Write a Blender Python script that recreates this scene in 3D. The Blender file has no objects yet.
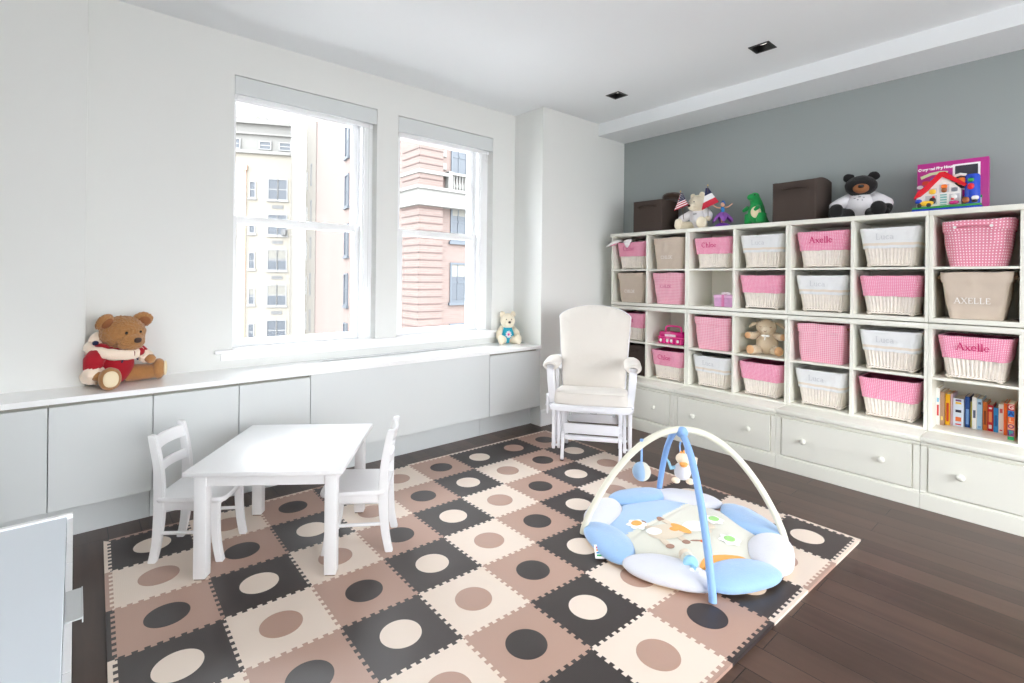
import bpy, bmesh, math, random
from mathutils import Vector, Matrix, noise, Euler
random.seed(7)
PI = math.pi
SC = bpy.context.scene
COL = SC.collection

# ------------------------------------------------------------------ materials
def lin(c):
    return tuple(((v / 255.0) / 12.92 if v / 255.0 <= 0.04045 else ((v / 255.0 + 0.055) / 1.055) ** 2.4) for v in c)

class NT:
    """small helper round a material's node tree"""
    def __init__(s, name):
        s.m = bpy.data.materials.new(name); s.m.use_nodes = True
        s.t = s.m.node_tree; s.n = s.t.nodes
        s.b = s.n['Principled BSDF']; s.out = s.n['Material Output']
    def add(s, kind, **kw):
        n = s.n.new(kind)
        for k, v in kw.items():
            if k.startswith('i_'):
                key = k[2:].replace('_', ' ')
                n.inputs[int(key) if key.isdigit() else key].default_value = v
            else: setattr(n, k, v)
        return n
    def link(s, a, b): s.t.links.new(a, b)
    def math(s, op, a, b=None, c=None):
        n = s.add('ShaderNodeMath', operation=op)
        for i, v in enumerate((a, b, c)):
            if v is None: continue
            if hasattr(v, 'is_linked'): s.link(v, n.inputs[i])
            else: n.inputs[i].default_value = v
        return n.outputs[0]
    def mix(s, f, a, b):
        n = s.add('ShaderNodeMix', data_type='RGBA')
        for sock, v in ((n.inputs[0], f), (n.inputs[6], a), (n.inputs[7], b)):
            if hasattr(v, 'is_linked'): s.link(v, sock)
            elif isinstance(v, (int, float)): sock.default_value = v
            else: sock.default_value = (*v, 1)
        return n.outputs[2]

def mat(name, rgb, rough=0.5, bump=0.0, bscale=60.0, var=0.0, vscale=4.0, sheen=0.0, spec=0.5, metal=0.0, coat=0.0, stretch=None):
    k = NT(name); c = lin(rgb)
    k.b.inputs['Base Color'].default_value = (*c, 1)
    k.b.inputs['Roughness'].default_value = rough
    k.b.inputs['Specular IOR Level'].default_value = spec
    k.b.inputs['Metallic'].default_value = metal
    k.b.inputs['Sheen Weight'].default_value = sheen
    k.b.inputs['Coat Weight'].default_value = coat
    tc = None
    if bump or var:
        tc = k.add('ShaderNodeTexCoord').outputs['Object']
        if stretch:
            mp = k.add('ShaderNodeMapping'); mp.inputs['Scale'].default_value = stretch
            k.link(tc, mp.inputs['Vector']); tc = mp.outputs[0]
    if var:
        nz = k.add('ShaderNodeTexNoise', i_Scale=vscale, i_Detail=4.0); k.link(tc, nz.inputs['Vector'])
        k.link(k.mix(nz.outputs['Fac'], [v * (1 - var) for v in c], [min(1, v * (1 + var)) for v in c]), k.b.inputs['Base Color'])
    if bump:
        nz = k.add('ShaderNodeTexNoise', i_Scale=bscale, i_Detail=3.0); k.link(tc, nz.inputs['Vector'])
        bp = k.add('ShaderNodeBump', i_Strength=min(1, bump), i_Distance=0.004); k.link(nz.outputs['Fac'], bp.inputs['Height'])
        k.link(bp.outputs[0], k.b.inputs['Normal'])
    return k.m

def uv_mat(name, rgb, rgb2, kind, size, rough=0.8, frac=0.3, band=None):
    """woven cloth with a printed pattern that follows the cloth's own UV map (metres)"""
    k = NT(name); k.b.inputs['Roughness'].default_value = rough; k.b.inputs['Sheen Weight'].default_value = 0.15
    k.b.inputs['Specular IOR Level'].default_value = 0.2
    uv = k.add('ShaderNodeUVMap').outputs[0]
    sp = k.add('ShaderNodeSeparateXYZ'); k.link(uv, sp.inputs[0])
    u, v = sp.outputs[0], sp.outputs[1]
    a, b = lin(rgb), lin(rgb2)
    if kind == 'dots':
        fu = k.math('SUBTRACT', k.math('FRACT', k.math('DIVIDE', u, size)), 0.5)
        fv = k.math('SUBTRACT', k.math('FRACT', k.math('DIVIDE', v, size)), 0.5)
        d = k.math('ADD', k.math('MULTIPLY', fu, fu), k.math('MULTIPLY', fv, fv))
        m = k.math('LESS_THAN', d, frac * frac); col = k.mix(m, a, b)
    elif kind == 'gingham':
        fu = k.math('GREATER_THAN', k.math('FRACT', k.math('DIVIDE', u, size)), 0.5)
        fv = k.math('GREATER_THAN', k.math('FRACT', k.math('DIVIDE', v, size)), 0.5)
        m = k.math('MULTIPLY', k.math('ADD', fu, fv), 0.5); col = k.mix(m, a, b)
    else:
        col = None
    if band:      # (v0, v1, rgb) a woven ribbon sewn round the cloth
        m = k.math('MULTIPLY', k.math('GREATER_THAN', v, band[0]), k.math('LESS_THAN', v, band[1]))
        col = k.mix(m, a if col is None else col, lin(band[2]))
    if col is not None: k.link(col, k.b.inputs['Base Color'])
    nz = k.add('ShaderNodeTexNoise', i_Scale=22.0, i_Detail=3.0)
    k.link(k.add('ShaderNodeTexCoord').outputs['Object'], nz.inputs['Vector'])
    bp = k.add('ShaderNodeBump', i_Strength=0.35, i_Distance=0.01); k.link(nz.outputs['Fac'], bp.inputs['Height'])
    k.link(bp.outputs[0], k.b.inputs['Normal'])
    return k.m

# ------------------------------------------------------------------ mesh tools
class MB:
    def __init__(s): s.bm = bmesh.new(); s.mi = 0; s.uvl = None
    def face(s, vs):
        try: f = s.bm.faces.new(vs); f.material_index = s.mi; return f
        except ValueError: return None
    def box(s, x0, x1, y0, y1, z0, z1, bev=0.0, M=None, seg=2):
        c = [(x, y, z) for x in (x0, x1) for y in (y0, y1) for z in (z0, z1)]
        v = [s.bm.verts.new(M @ Vector(p) if M else Vector(p)) for p in c]
        fs = [s.face([v[i] for i in q]) for q in ((0, 1, 3, 2), (4, 6, 7, 5), (0, 4, 5, 1), (2, 3, 7, 6), (0, 2, 6, 4), (1, 5, 7, 3))]
        if bev:
            es = list({e for f in fs for e in f.edges})
            r = bmesh.ops.bevel(s.bm, geom=es, offset=bev, segments=seg, affect='EDGES', profile=0.5)
            for f in r['faces']: f.material_index = s.mi
        return s
    def prism(s, pts, h0, h1, M=None, bev=0.0):
        """outline in XY, extruded from z=h0 to z=h1"""
        M = M or Matrix()
        a = [s.bm.verts.new(M @ Vector((x, y, h0))) for x, y in pts]
        b = [s.bm.verts.new(M @ Vector((x, y, h1))) for x, y in pts]
        n = len(pts); fs = [s.face(list(reversed(a))), s.face(b)]
        for i in range(n): fs.append(s.face([a[i], a[(i + 1) % n], b[(i + 1) % n], b[i]]))
        if bev:
            es = list({e for f in fs[:2] for e in f.edges})
            r = bmesh.ops.bevel(s.bm, geom=es, offset=bev, segments=2, affect='EDGES')
            for f in r['faces']: f.material_index = s.mi
        return s
    def grid(s, fn, nu, nv, cu=False, cv=False, uv=None, flip=False):
        """fn(u,v) -> point, u,v in 0..1"""
        if uv and s.uvl is None: s.uvl = s.bm.loops.layers.uv.new('UVMap')
        ru = nu if cu else nu + 1; rv = nv if cv else nv + 1
        V = [[s.bm.verts.new(Vector(fn(i / nu, j / nv))) for j in range(rv)] for i in range(ru)]
        for i in range(nu):
            for j in range(nv):
                q = [(i, j), (i + 1, j), (i + 1, j + 1), (i, j + 1)]
                if flip: q.reverse()
                f = s.face([V[a % ru][b % rv] for a, b in q])
                if f and uv:
                    for l, (a, b) in zip(f.loops, q): l[s.uvl].uv = uv(a / nu, b / nv)
        return V
    def sq(s, c, r, e1=1.0, e2=1.0, nu=20, nv=12, M=None, fz=0.0, fs=30.0):
        """superellipsoid, e<1 boxier; fz = fluffy noise"""
        def sp(w, e): return math.copysign(abs(w) ** e, w)
        c = Vector(c); M = M or Matrix()
        V = []
        top = None
        rings = []
        for j in range(1, nv):
            ph = -PI / 2 + PI * j / nv; row = []
            for i in range(nu):
                th = 2 * PI * i / nu
                p = Vector((r[0] * sp(math.cos(ph), e1) * sp(math.cos(th), e2), r[1] * sp(math.cos(ph), e1) * sp(math.sin(th), e2), r[2] * sp(math.sin(ph), e1)))
                row.append(p)
            rings.append(row)
        def put(p):
            w = M @ (p) + c if not isinstance(M, Matrix) or M == Matrix() else (M.to_3x3() @ p) + c
            if fz:
                n = p.normalized(); n = M.to_3x3() @ n
                w = w + n * fz * (noise.noise(w * fs) + 0.6 * noise.noise(w * fs * 2.3 + Vector((5, 1, 2))))
            return s.bm.verts.new(w)
        rv = [[put(p) for p in row] for row in rings]
        a = put(Vector((0, 0, -r[2]))); b = put(Vector((0, 0, r[2])))
        for i in range(nu):
            k = (i + 1) % nu
            s.face([a, rv[0][k], rv[0][i]]); s.face([b, rv[-1][i], rv[-1][k]])
            for j in range(nv - 2): s.face([rv[j][i], rv[j][k], rv[j + 1][k], rv[j + 1][i]])
        return s
    def tube(s, pts, r, n=12, caps=True, flat=1.0):
        pts = [Vector(p) for p in pts]; R = r if isinstance(r, (list, tuple)) else [r] * len(pts)
        up = None; rings = []
        for i, p in enumerate(pts):
            t = (pts[min(i + 1, len(pts) - 1)] - pts[max(i - 1, 0)]).normalized()
            if up is None:
                up = Vector((0, 0, 1)) if abs(t.z) < 0.9 else Vector((1, 0, 0))
            x = t.cross(up)
            if x.length < 1e-6: x = t.orthogonal()
            x.normalize(); y = x.cross(t).normalized(); up = y
            rings.append([s.bm.verts.new(p + (x * math.cos(2 * PI * k / n) + y * math.sin(2 * PI * k / n) * flat) * R[i]) for k in range(n)])
        for a, b in zip(rings, rings[1:]):
            for k in range(n): s.face([a[k], a[(k + 1) % n], b[(k + 1) % n], b[k]])
        if caps: s.face(list(reversed(rings[0]))); s.face(rings[-1])
        return s
    def lathe(s, prof, n=24, M=None):
        """profile (r,z) pairs round the local z axis"""
        M = M or Matrix()
        R = [[s.bm.verts.new(M @ Vector((r * math.cos(2 * PI * k / n), r * math.sin(2 * PI * k / n), z))) for k in range(n)] for r, z in prof]
        for a, b in zip(R, R[1:]):
            for k in range(n): s.face([a[k], a[(k + 1) % n], b[(k + 1) % n], b[k]])
        s.face(list(reversed(R[0]))); s.face(R[-1])
        return s
    def build(s, name, mats, parent=None, smooth=None, loc=None, rot=None):
        bmesh.ops.remove_doubles(s.bm, verts=s.bm.verts, dist=1e-6)
        bmesh.ops.recalc_face_normals(s.bm, faces=s.bm.faces)
        me = bpy.data.meshes.new(name); s.bm.to_mesh(me); s.bm.free()
        for m in (mats if isinstance(mats, (list, tuple)) else [mats]): me.materials.append(m)
        if smooth is not None:
            me.polygons.foreach_set('use_smooth', [True] * len(me.polygons))
            if smooth < 179: me.set_sharp_from_angle(angle=math.radians(smooth))
        o = bpy.data.objects.new(name, me); COL.objects.link(o)
        if parent: o.parent = parent
        if loc: o.location = loc
        if rot: o.rotation_euler = rot
        return o

def T(name, label, cat, loc=(0, 0, 0), rz=0.0, group=None):
    o = bpy.data.objects.new(name, None); COL.objects.link(o); o.empty_display_size = 0.05
    o.location = loc; o.rotation_euler = (0, 0, rz); o['label'] = label; o['category'] = cat
    if group: o['group'] = group
    return o
def tag(o, label, cat, group=None):
    o['label'] = label; o['category'] = cat
    if group: o['group'] = group
    return o
def struct(o): o['kind'] = 'structure'; return o
def kids(o): return [c for c in bpy.data.objects if c.parent == o]
def dup(root, loc, rz, label, group=None):
    r = root.copy(); COL.objects.link(r); r.location = loc; r.rotation_euler = (0, 0, rz); r['label'] = label
    if group: r['group'] = group
    def rec(a, b):
        for ch in kids(a):
            c = ch.copy(); COL.objects.link(c); c.parent = b; rec(ch, c)
    rec(root, r)
    return r
def text(s, size, name, m, parent, M, depth=0.0006, sx=1.0, shear=0.0, bold=0.0):
    cu = bpy.data.curves.new('lettering', 'FONT'); cu.body = s; cu.size = size; cu.extrude = depth
    cu.align_x = 'CENTER'; cu.align_y = 'CENTER'; cu.shear = shear; cu.offset = bold; cu.resolution_u = 4
    t = bpy.data.objects.new('tmp', cu); COL.objects.link(t)
    dg = bpy.context.evaluated_depsgraph_get()
    me = bpy.data.meshes.new_from_object(t.evaluated_get(dg))
    bpy.data.objects.remove(t); bpy.data.curves.remove(cu)
    me.name = name; me.transform(M @ Matrix.Diagonal((sx, 1, 1, 1)))
    me.materials.clear(); me.materials.append(m)
    o = bpy.data.objects.new(name, me); COL.objects.link(o); o.parent = parent
    return o
def arc(cx, cy, rx, ry, a0, a1, n=12): return [(cx + rx * math.cos(math.radians(a0 + (a1 - a0) * i / n)), cy + ry * math.sin(math.radians(a0 + (a1 - a0) * i / n))) for i in range(n + 1)]
# letters with serifs: advance, strokes (thickness, points), serif feet (x, y, half width)
GLYPH = {
 'A': (.92, [(.07, [(.1, 0), (.45, 1)]), (.13, [(.45, 1), (.8, 0)]), (.06, [(.24, .34), (.68, .34)])], [(.1, 0, .13), (.8, 0, .15)]),
 'x': (.66, [(.12, [(.1, .62), (.54, 0)]), (.07, [(.54, .62), (.1, 0)])], [(.1, .62, .12), (.54, .62, .1), (.1, 0, .1), (.54, 0, .12)]),
 'e': (.60, [(.10, arc(.30, .31, .23, .28, 5, 320)), (.06, [(.09, .34), (.52, .34)])], []),
 'l': (.34, [(.12, [(.17, 0), (.17, 1)])], [(.17, 0, .15), (.12, 1, .09)]),
 'C': (.88, [(.11, arc(.44, .5, .37, .47, 48, 312, 18)), (.05, [(.70, .98), (.70, .70)])], []),
 'h': (.72, [(.12, [(.16, 0), (.16, 1)]), (.10, arc(.36, .38, .19, .21, 180, 0)), (.12, [(.55, .4), (.55, 0)])], [(.16, 0, .14), (.55, 0, .14), (.11, 1, .09)]),
 'o': (.66, [(.11, arc(.33, .31, .26, .28, 0, 360, 20))], []),
 'L': (.74, [(.13, [(.2, 0), (.2, 1)]), (.08, [(.2, .03), (.64, .03)]), (.06, [(.64, .03), (.64, .26)])], [(.2, 1, .16), (.2, 0, .14)]),
 'u': (.70, [(.12, [(.16, .62), (.16, .22)]), (.10, arc(.33, .22, .18, .19, 180, 360)), (.12, [(.52, .62), (.52, 0)])], [(.12, .62, .09), (.48, .62, .09), (.57, 0, .09)]),
 'c': (.56, [(.11, arc(.30, .31, .23, .28, 50, 312))], []),
 'a': (.64, [(.09, arc(.28, .42, .19, .17, 150, 0)), (.12, [(.48, .42), (.48, 0)]), (.10, arc(.28, .17, .19, .15, 0, 360, 16))], [(.54, 0, .08)]),
 'H': (.90, [(.12, [(.2, 0), (.2, 1)]), (.12, [(.7, 0), (.7, 1)]), (.07, [(.2, .5), (.7, .5)])], [(.2, 0, .15), (.2, 1, .15), (.7, 0, .15), (.7, 1, .15)]),
 'O': (.90, [(.12, arc(.45, .5, .36, .46, 0, 360, 22))], []),
 'E': (.76, [(.13, [(.2, 0), (.2, 1)]), (.07, [(.2, .97), (.64, .97)]), (.07, [(.2, .52), (.54, .52)]), (.07, [(.2, .03), (.66, .03)]), (.06, [(.64, .97), (.64, .78)]), (.06, [(.66, .03), (.66, .24)])], []),
 'X': (.88, [(.12, [(.12, 1), (.76, 0)]), (.07, [(.76, 1), (.12, 0)])], [(.12, 1, .14), (.76, 1, .13), (.12, 0, .13), (.76, 0, .14)])}
def serif_text(s, size, name, m, parent, M, depth=0.0008):
    k_ = size * 0.72; W = sum(GLYPH[c][0] for c in s); x0 = -W / 2; mb = MB(); lay = 0
    for c in s:
        adv, strokes, feet = GLYPH[c]
        for th, pts in strokes + [(.055, [(x - w, y), (x + w, y)]) for x, y, w in feet]:
            for p, q in zip(pts, pts[1:]):
                a = Vector((p[0] + x0, p[1] - .5)) * k_; b = Vector((q[0] + x0, q[1] - .5)) * k_; d = b - a
                if d.length < 1e-9: continue
                d.normalize(); n = Vector((-d.y, d.x)) * th * k_ / 2; a -= d * th * k_ * .12; b += d * th * k_ * .12; lay = (lay + 1) % 7
                mb.prism([(a.x - n.x, a.y - n.y), (b.x - n.x, b.y - n.y), (b.x + n.x, b.y + n.y), (a.x + n.x, a.y + n.y)], 0, depth + lay * 2e-5, M)
        x0 += adv
    return mb.build(name, m, parent)
def Rz(a): return Matrix.Rotation(a, 4, 'Z')
def Rx(a): return Matrix.Rotation(a, 4, 'X')
def Ry(a): return Matrix.Rotation(a, 4, 'Y')
def Tr(x, y, z): return Matrix.Translation((x, y, z))
FRONT = Rx(PI / 2)          # XY drawing stood up, facing local -Y

def sheet(x0, x1, z0, z1, holes):
    """rectangle minus holes -> list of rectangles"""
    xs = sorted({x0, x1, *[h[0] for h in holes], *[h[1] for h in holes]}); zs = sorted({z0, z1, *[h[2] for h in holes], *[h[3] for h in holes]})
    out = []
    for a, b in zip(xs, xs[1:]):
        for c, d in zip(zs, zs[1:]):
            if not any(h[0] <= (a + b) / 2 <= h[1] and h[2] <= (c + d) / 2 <= h[3] for h in holes): out.append((a, b, c, d))
    return out

SKY, EXPO = 3.2, 1.13
# ------------------------------------------------------------------ palette
WALL = mat('white_wall_paint', (229, 230, 227), 0.75, bump=0.05, bscale=180)
CEIL = mat('ceiling_paint', (236, 239, 241), 0.85, bump=0.03, bscale=150)
GREY = mat('grey_wall_paint', (154, 161, 160), 0.7, bump=0.06, bscale=200)
TRIM = mat('white_trim_gloss', (247, 248, 249), 0.3)
CABW = mat('white_cabinet_lacquer', (217, 221, 221), 0.35)
QUARTZ = mat('white_quartz', (249, 250, 250), 0.18, var=0.015, vscale=9)
GROOVE_SHADE = mat('groove_shade_paint', (150, 148, 138), 0.6)  # shade of the finger groove, put into the strip's colour
KIDW = mat('white_satin_enamel', (235, 235, 236), 0.32)
CREAM = mat('cream_cabinet_enamel', (232, 231, 221), 0.33)
BLACK = mat('black_metal', (14, 14, 15), 0.4)
CHROME = mat('satin_grey_metal', (196, 199, 200), 0.35, metal=0.2)
# ------------------------------------------------------------------ camera
F, TH, RO, CX, CY, CAMH = 503.7, math.radians(40.55), math.radians(0.61), 506.9, 278.6, 1.2468
fw = Vector((math.sin(TH), math.cos(TH), 0)); rt = Vector((math.cos(TH), -math.sin(TH), 0)); up = Vector((0, 0, 1))
cr = rt * math.cos(RO) + up * math.sin(RO); cu_ = -rt * math.sin(RO) + up * math.cos(RO)
cam = bpy.data.cameras.new('camera'); co = bpy.data.objects.new('camera', cam); COL.objects.link(co)
cam.sensor_fit = 'HORIZONTAL'; cam.sensor_width = 36.0; cam.lens = F / 1024 * 36
cam.shift_x = (512 - CX) / 1024; cam.shift_y = -(341.5 - CY) / 1024; cam.clip_start = 0.02
mw = Matrix((( cr.x, cu_.x, -fw.x, 0), (cr.y, cu_.y, -fw.y, 0), (cr.z, cu_.z, -fw.z, CAMH), (0, 0, 0, 1)))
co.matrix_world = mw
SC.camera = co

# ------------------------------------------------------------------ room shell
XW, YW, ZC = 4.121, 3.40, 2.707         # grey wall, window wall, ceiling
XL, YB = -2.6, -2.4                     # walls behind the camera
COLX, COLY = 0.038, 3.305               # left column corner
PX, PY = 2.99, 3.046                    # right pier corner
# floor: dark stained planks running along Y
k = NT('dark_stained_plank_floor')
tc = k.add('ShaderNodeTexCoord').outputs['Object']
sp = k.add('ShaderNodeSeparateXYZ'); k.link(tc, sp.inputs[0])
cb = k.add('ShaderNodeCombineXYZ'); k.link(sp.outputs[1], cb.inputs[0]); k.link(sp.outputs[0], cb.inputs[1])
br = k.add('ShaderNodeTexBrick', offset=0.37, offset_frequency=2, squash=1.0)
br.inputs['Color1'].default_value = (0, 0, 0, 1); br.inputs['Color2'].default_value = (1, 1, 1, 1); br.inputs['Mortar'].default_value = (0.5, 0.5, 0.5, 1)
br.inputs['Scale'].default_value = 1.0; br.inputs['Mortar Size'].default_value = 0.0019; br.inputs['Mortar Smooth'].default_value = 0.1
br.inputs['Brick Width'].default_value = 1.15; br.inputs['Row Height'].default_value = 0.127
k.link(cb.outputs[0], br.inputs['Vector'])
mp = k.add('ShaderNodeMapping'); mp.inputs['Scale'].default_value = (22, 1.6, 1); k.link(tc, mp.inputs['Vector'])
ad = k.add('ShaderNodeVectorMath', operation='ADD'); k.link(mp.outputs[0], ad.inputs[0])
sc_ = k.add('ShaderNodeVectorMath', operation='SCALE'); sc_.inputs['Scale'].default_value = 9.0; k.link(br.outputs['Color'], sc_.inputs[0]); k.link(sc_.outputs[0], ad.inputs[1])
n1 = k.add('ShaderNodeTexNoise', i_Scale=1.0, i_Detail=6.0, i_Distortion=0.6); k.link(ad.outputs[0], n1.inputs['Vector'])
n2 = k.add('ShaderNodeTexNoise', i_Scale=5.0, i_Detail=3.0); k.link(tc, n2.inputs['Vector'])
r2 = k.add('ShaderNodeSeparateColor'); k.link(br.outputs['Color'], r2.inputs[0])
f = k.math('ADD', k.math('MULTIPLY', n1.outputs['Fac'], 0.55), k.math('ADD', k.math('MULTIPLY', r2.outputs[0], 0.42), k.math('MULTIPLY', n2.outputs['Fac'], 0.25)))
rp = k.add('ShaderNodeValToRGB'); k.link(f, rp.inputs[0])
rp.color_ramp.elements[0].position = 0.22; rp.color_ramp.elements[0].color = (*lin((48, 34, 28)), 1)
rp.color_ramp.elements[1].position = 1.0; rp.color_ramp.elements[1].color = (*lin((96, 73, 62)), 1)
k.link(k.mix(br.outputs['Fac'], rp.outputs[0], lin((16, 11, 10))), k.b.inputs['Base Color'])
k.b.inputs['Roughness'].default_value = 0.33
bp = k.add('ShaderNodeBump', i_Strength=0.25, i_Distance=0.002); k.link(k.math('SUBTRACT', k.math('MULTIPLY', n1.outputs['Fac'], 0.3), br.outputs['Fac']), bp.inputs['Height']); k.link(bp.outputs[0], k.b.inputs['Normal'])
FLOOR = k.m
struct(MB().box(XL, XW + 0.1, YB, YW + 0.3, -0.12, 0).build('floor', FLOOR))

# ceiling with two square cut-outs for the downlights
LIGHTS = [(3.24, 2.473), (3.243, 1.362)]; LS = 0.052
m = MB()
for a, b, c, d in sheet(XL, XW + 0.1, YB, YW + 0.3, [(x - LS, x + LS, y - LS, y + LS) for x, y in LIGHTS]): m.box(a, b, c, d, ZC, ZC + 0.12)
struct(m.build('ceiling', CEIL))
struct(MB().box(3.72, XW + 0.02, YB, PY + 0.1, 2.595, ZC + 0.01, 0.002).build('ceiling_soffit', CEIL))
struct(MB().box(XW, XW + 0.12, YB, YW + 0.3, 0, ZC + 0.1).build('wall_right', GREY))
struct(MB().box(PX, XW + 0.02, PY, YW + 0.3, 0, ZC + 0.05, 0.003).build('wall_pier', WALL))
struct(MB().box(XL, COLX, COLY, YW + 0.3, 0, ZC + 0.05, 0.003).build('wall_column', WALL))
# window wall
W1 = (0.722, 1.655, 0.775, 2.467); W2 = (1.826, 2.737, 0.775, 2.460)
m = MB()
for a, b, c, d in sheet(COLX - 0.1, PX + 0.1, 0, ZC + 0.05, [W1, W2]): m.box(a, b, YW, YW + 0.30, c, d)
struct(m.build('wall_window', WALL))
# walls behind the camera, each with a wide unglazed opening added for sky fill light
m = MB()
for a, b, c, d in sheet(YB - 0.1, YW + 0.3, 0, ZC + 0.1, [(-2.0, -0.9, 0.35, 2.5)]): m.box(XL - 0.12, XL, a, b, c, d)
struct(m.build('wall_left', WALL))
m = MB()
for a, b, c, d in sheet(XL - 0.1, XW + 0.1, 0, ZC + 0.1, [(0.0, 3.7, 0.15, 2.45)]): m.box(a, b, YB - 0.12, YB, c, d)
struct(m.build('wall_back', WALL))
# baseboard on the pier
m = MB().box(PX - 0.0, 3.6, PY - 0.014, PY + 0.001, 0, 0.125, 0.003); m.box(PX - 0.0, 3.6, PY - 0.009, PY + 0.001, 0.125, 0.14, 0.003)
struct(m.build('baseboard_right', TRIM))

# ------------------------------------------------------------------ windows
kg = NT('window_glass')
kg.n.remove(kg.b)
tr = kg.add('ShaderNodeBsdfTransparent'); gl = kg.add('ShaderNodeBsdfGlossy'); gl.inputs['Roughness'].default_value = 0.02
tr.inputs['Color'].default_value = (0.97, 0.98, 0.98, 1)
lw = kg.add('ShaderNodeFresnel'); lw.inputs['IOR'].default_value = 1.12
mx = kg.add('ShaderNodeMixShader'); kg.link(lw.outputs[0], mx.inputs[0]); kg.link(tr.outputs[0], mx.inputs[1]); kg.link(gl.outputs[0], mx.inputs[2]); kg.link(mx.outputs[0], kg.out.inputs['Surface'])
GLASS = kg.m
CORD = mat('pale_pull_cord', (225, 226, 226), 0.6)
def window(name, W, gl_, gr_, zm, side):
    x0, x1, z0, z1 = W
    e = struct(bpy.data.objects.new(name, None)); COL.objects.link(e)
    m = MB()
    # lining of the opening and the outer stops
    m.box(x0 - 0.001, gl_ - 0.036, YW + 0.10, YW + 0.26, z0, z1); m.box(gr_ + 0.042, x1 + 0.001, YW + 0.075, YW + 0.26, z0, z1)
    m.box(x0, x1, YW + 0.10, YW + 0.26, z1 - 0.10, z1); m.box(x0, x1, YW + 0.10, YW + 0.26, z0, 0.80)
    m.box(gr_ + 0.030, gr_ + 0.044, YW + 0.06, YW + 0.09, 0.80, z1 - 0.11, 0.002); m.box(gr_ + 0.042, gr_ + 0.060, YW + 0.045, YW + 0.09, 0.80, z1 - 0.11, 0.002)
    m.build('window_frame', TRIM, e, 40)
    def sash(nm, ya, zb, zt, rb, rtp):
        s = MB(); w = 0.037
        s.box(gl_ - w, gl_, ya, ya + 0.036, zb, zt, 0.003); s.box(gr_, gr_ + w, ya, ya + 0.036, zb, zt, 0.003)
        s.box(gl_ - 0.002, gr_ + 0.002, ya, ya + 0.036, zb, zb + rb, 0.003); s.box(gl_ - 0.002, gr_ + 0.002, ya, ya + 0.036, zt - rtp, zt, 0.003)
        so = s.build(nm, TRIM, e, 40)
        p = MB().box(gl_ - 0.006, gr_ + 0.006, ya + 0.015, ya + 0.021, zb + rb - 0.006, zt - rtp + 0.006).build('pane', GLASS, so)
    sash('lower_sash', YW + 0.105, 0.80, zm + 0.025, 0.048, 0.046)
    sash('upper_sash', YW + 0.155, zm - 0.022, z1 - 0.06, 0.046, 0.05)
    return e
window('window_1', W1, 0.765, 1.537, 1.598, 1)
window('window_2', W2, 1.927, 2.600, 1.598, 1)
m = MB().box(0.625, 2.89, YW - 0.036, YW + 0.104, 0.779, 0.801, 0.006); m.box(0.66, 2.86, YW - 0.012, YW + 0.002, 0.735, 0.780, 0.004)
struct(m.build('trim_1', TRIM, None, 40))           # window stool and apron
# recessed roller blinds: a flush white cassette at the head of each window
for (x0, x1, zt, zb, lab) in ((W1[0], W1[1], 2.466, 2.352, 'white roller blind rolled up at the head of the wide left window'), (W2[0], W2[1], 2.459, 2.340, 'white roller blind rolled up at the head of the narrower right window')):
    t = T('roller_blind', lab, 'blind', ((x0 + x1) / 2, YW, zb), 0, 'roller blinds over the windows')
    w = (x1 - x0) / 2
    MB().box(-w + 0.003, w - 0.003, 0.0005, 0.012, 0.003, zt - zb - 0.004, 0.001).build('cassette_cover', CABW, t)
    MB().tube([(-w + 0.012, 0.06, 0.03), (w - 0.012, 0.06, 0.03)], 0.026, 16).build('fabric_roll', TRIM, t, 60)
    MB().box(-w + 0.02, w - 0.02, 0.03, 0.042, -0.022, 0.004, 0.002).build('bottom_bar', TRIM, t)
    m = MB(); m.tube([(w - 0.05, 0.03, 0.0), (w - 0.05, 0.03, -0.06 if x0 > 1 else -1.18)], 0.0022, 6)
    c = m.build('pull_cord', CORD, t)
    MB().lathe([(0.001, -0.03), (0.006, -0.028), (0.005, 0.0), (0.002, 0.004)], 10, Tr(w - 0.05, 0.03, -0.06 if x0 > 1 else -1.18)).build('cord_weight', TRIM, c, 40)

# ------------------------------------------------------------------ recessed downlights
LAMP = NT('halogen_lamp_face'); LAMP.b.inputs['Base Color'].default_value = (0.85, 0.85, 0.83, 1); LAMP.b.inputs['Roughness'].default_value = 0.25
LAMP.b.inputs['Emission Color'].default_value = (1, 0.96, 0.88, 1); LAMP.b.inputs['Emission Strength'].default_value = 0.6
for i, (x, y) in enumerate(LIGHTS):
    t = T('ceiling_downlight', 'black square recessed downlight in the ceiling, ' + ('further one towards the windows' if i == 0 else 'nearer one by the middle of the soffit'), 'ceiling light', (x, y, ZC), 0, 'recessed downlights')
    m = MB(); a = LS + 0.010
    for q in sheet(-a, a, -a, a, [(-LS + 0.004, LS - 0.004, -LS + 0.004, LS - 0.004)]): m.box(q[0], q[1], q[2], q[3], -0.0035, 0.0)
    m.build('trim_ring', BLACK, t)
    m = MB(); b = LS - 0.003; d = 0.075
    m.box(-b, b, -b, -b + 0.002, 0, d); m.box(-b, b, b - 0.002, b, 0, d); m.box(-b, -b + 0.002, -b, b, 0, d); m.box(b - 0.002, b, -b, b, 0, d); m.box(-b, b, -b, b, d, d + 0.004)
    m.build('housing', BLACK, t)
    MB().lathe([(0.026, 0.035), (0.028, 0.03), (0.027, 0.026), (0.017, 0.024), (0.0, 0.027)], 24).build('lamp', LAMP.m, t, 40)
# ------------------------------------------------------------------ built-in cabinets under the windows
CZ0, CZ1, CFY, TOEY = 0.174, 0.660, 3.046, 3.165
wt = T('worktop', 'long white stone worktop running under both windows', 'worktop', (1.0, CFY, CZ1))
m = MB(); o = (1.0, CFY, CZ1)
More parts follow.
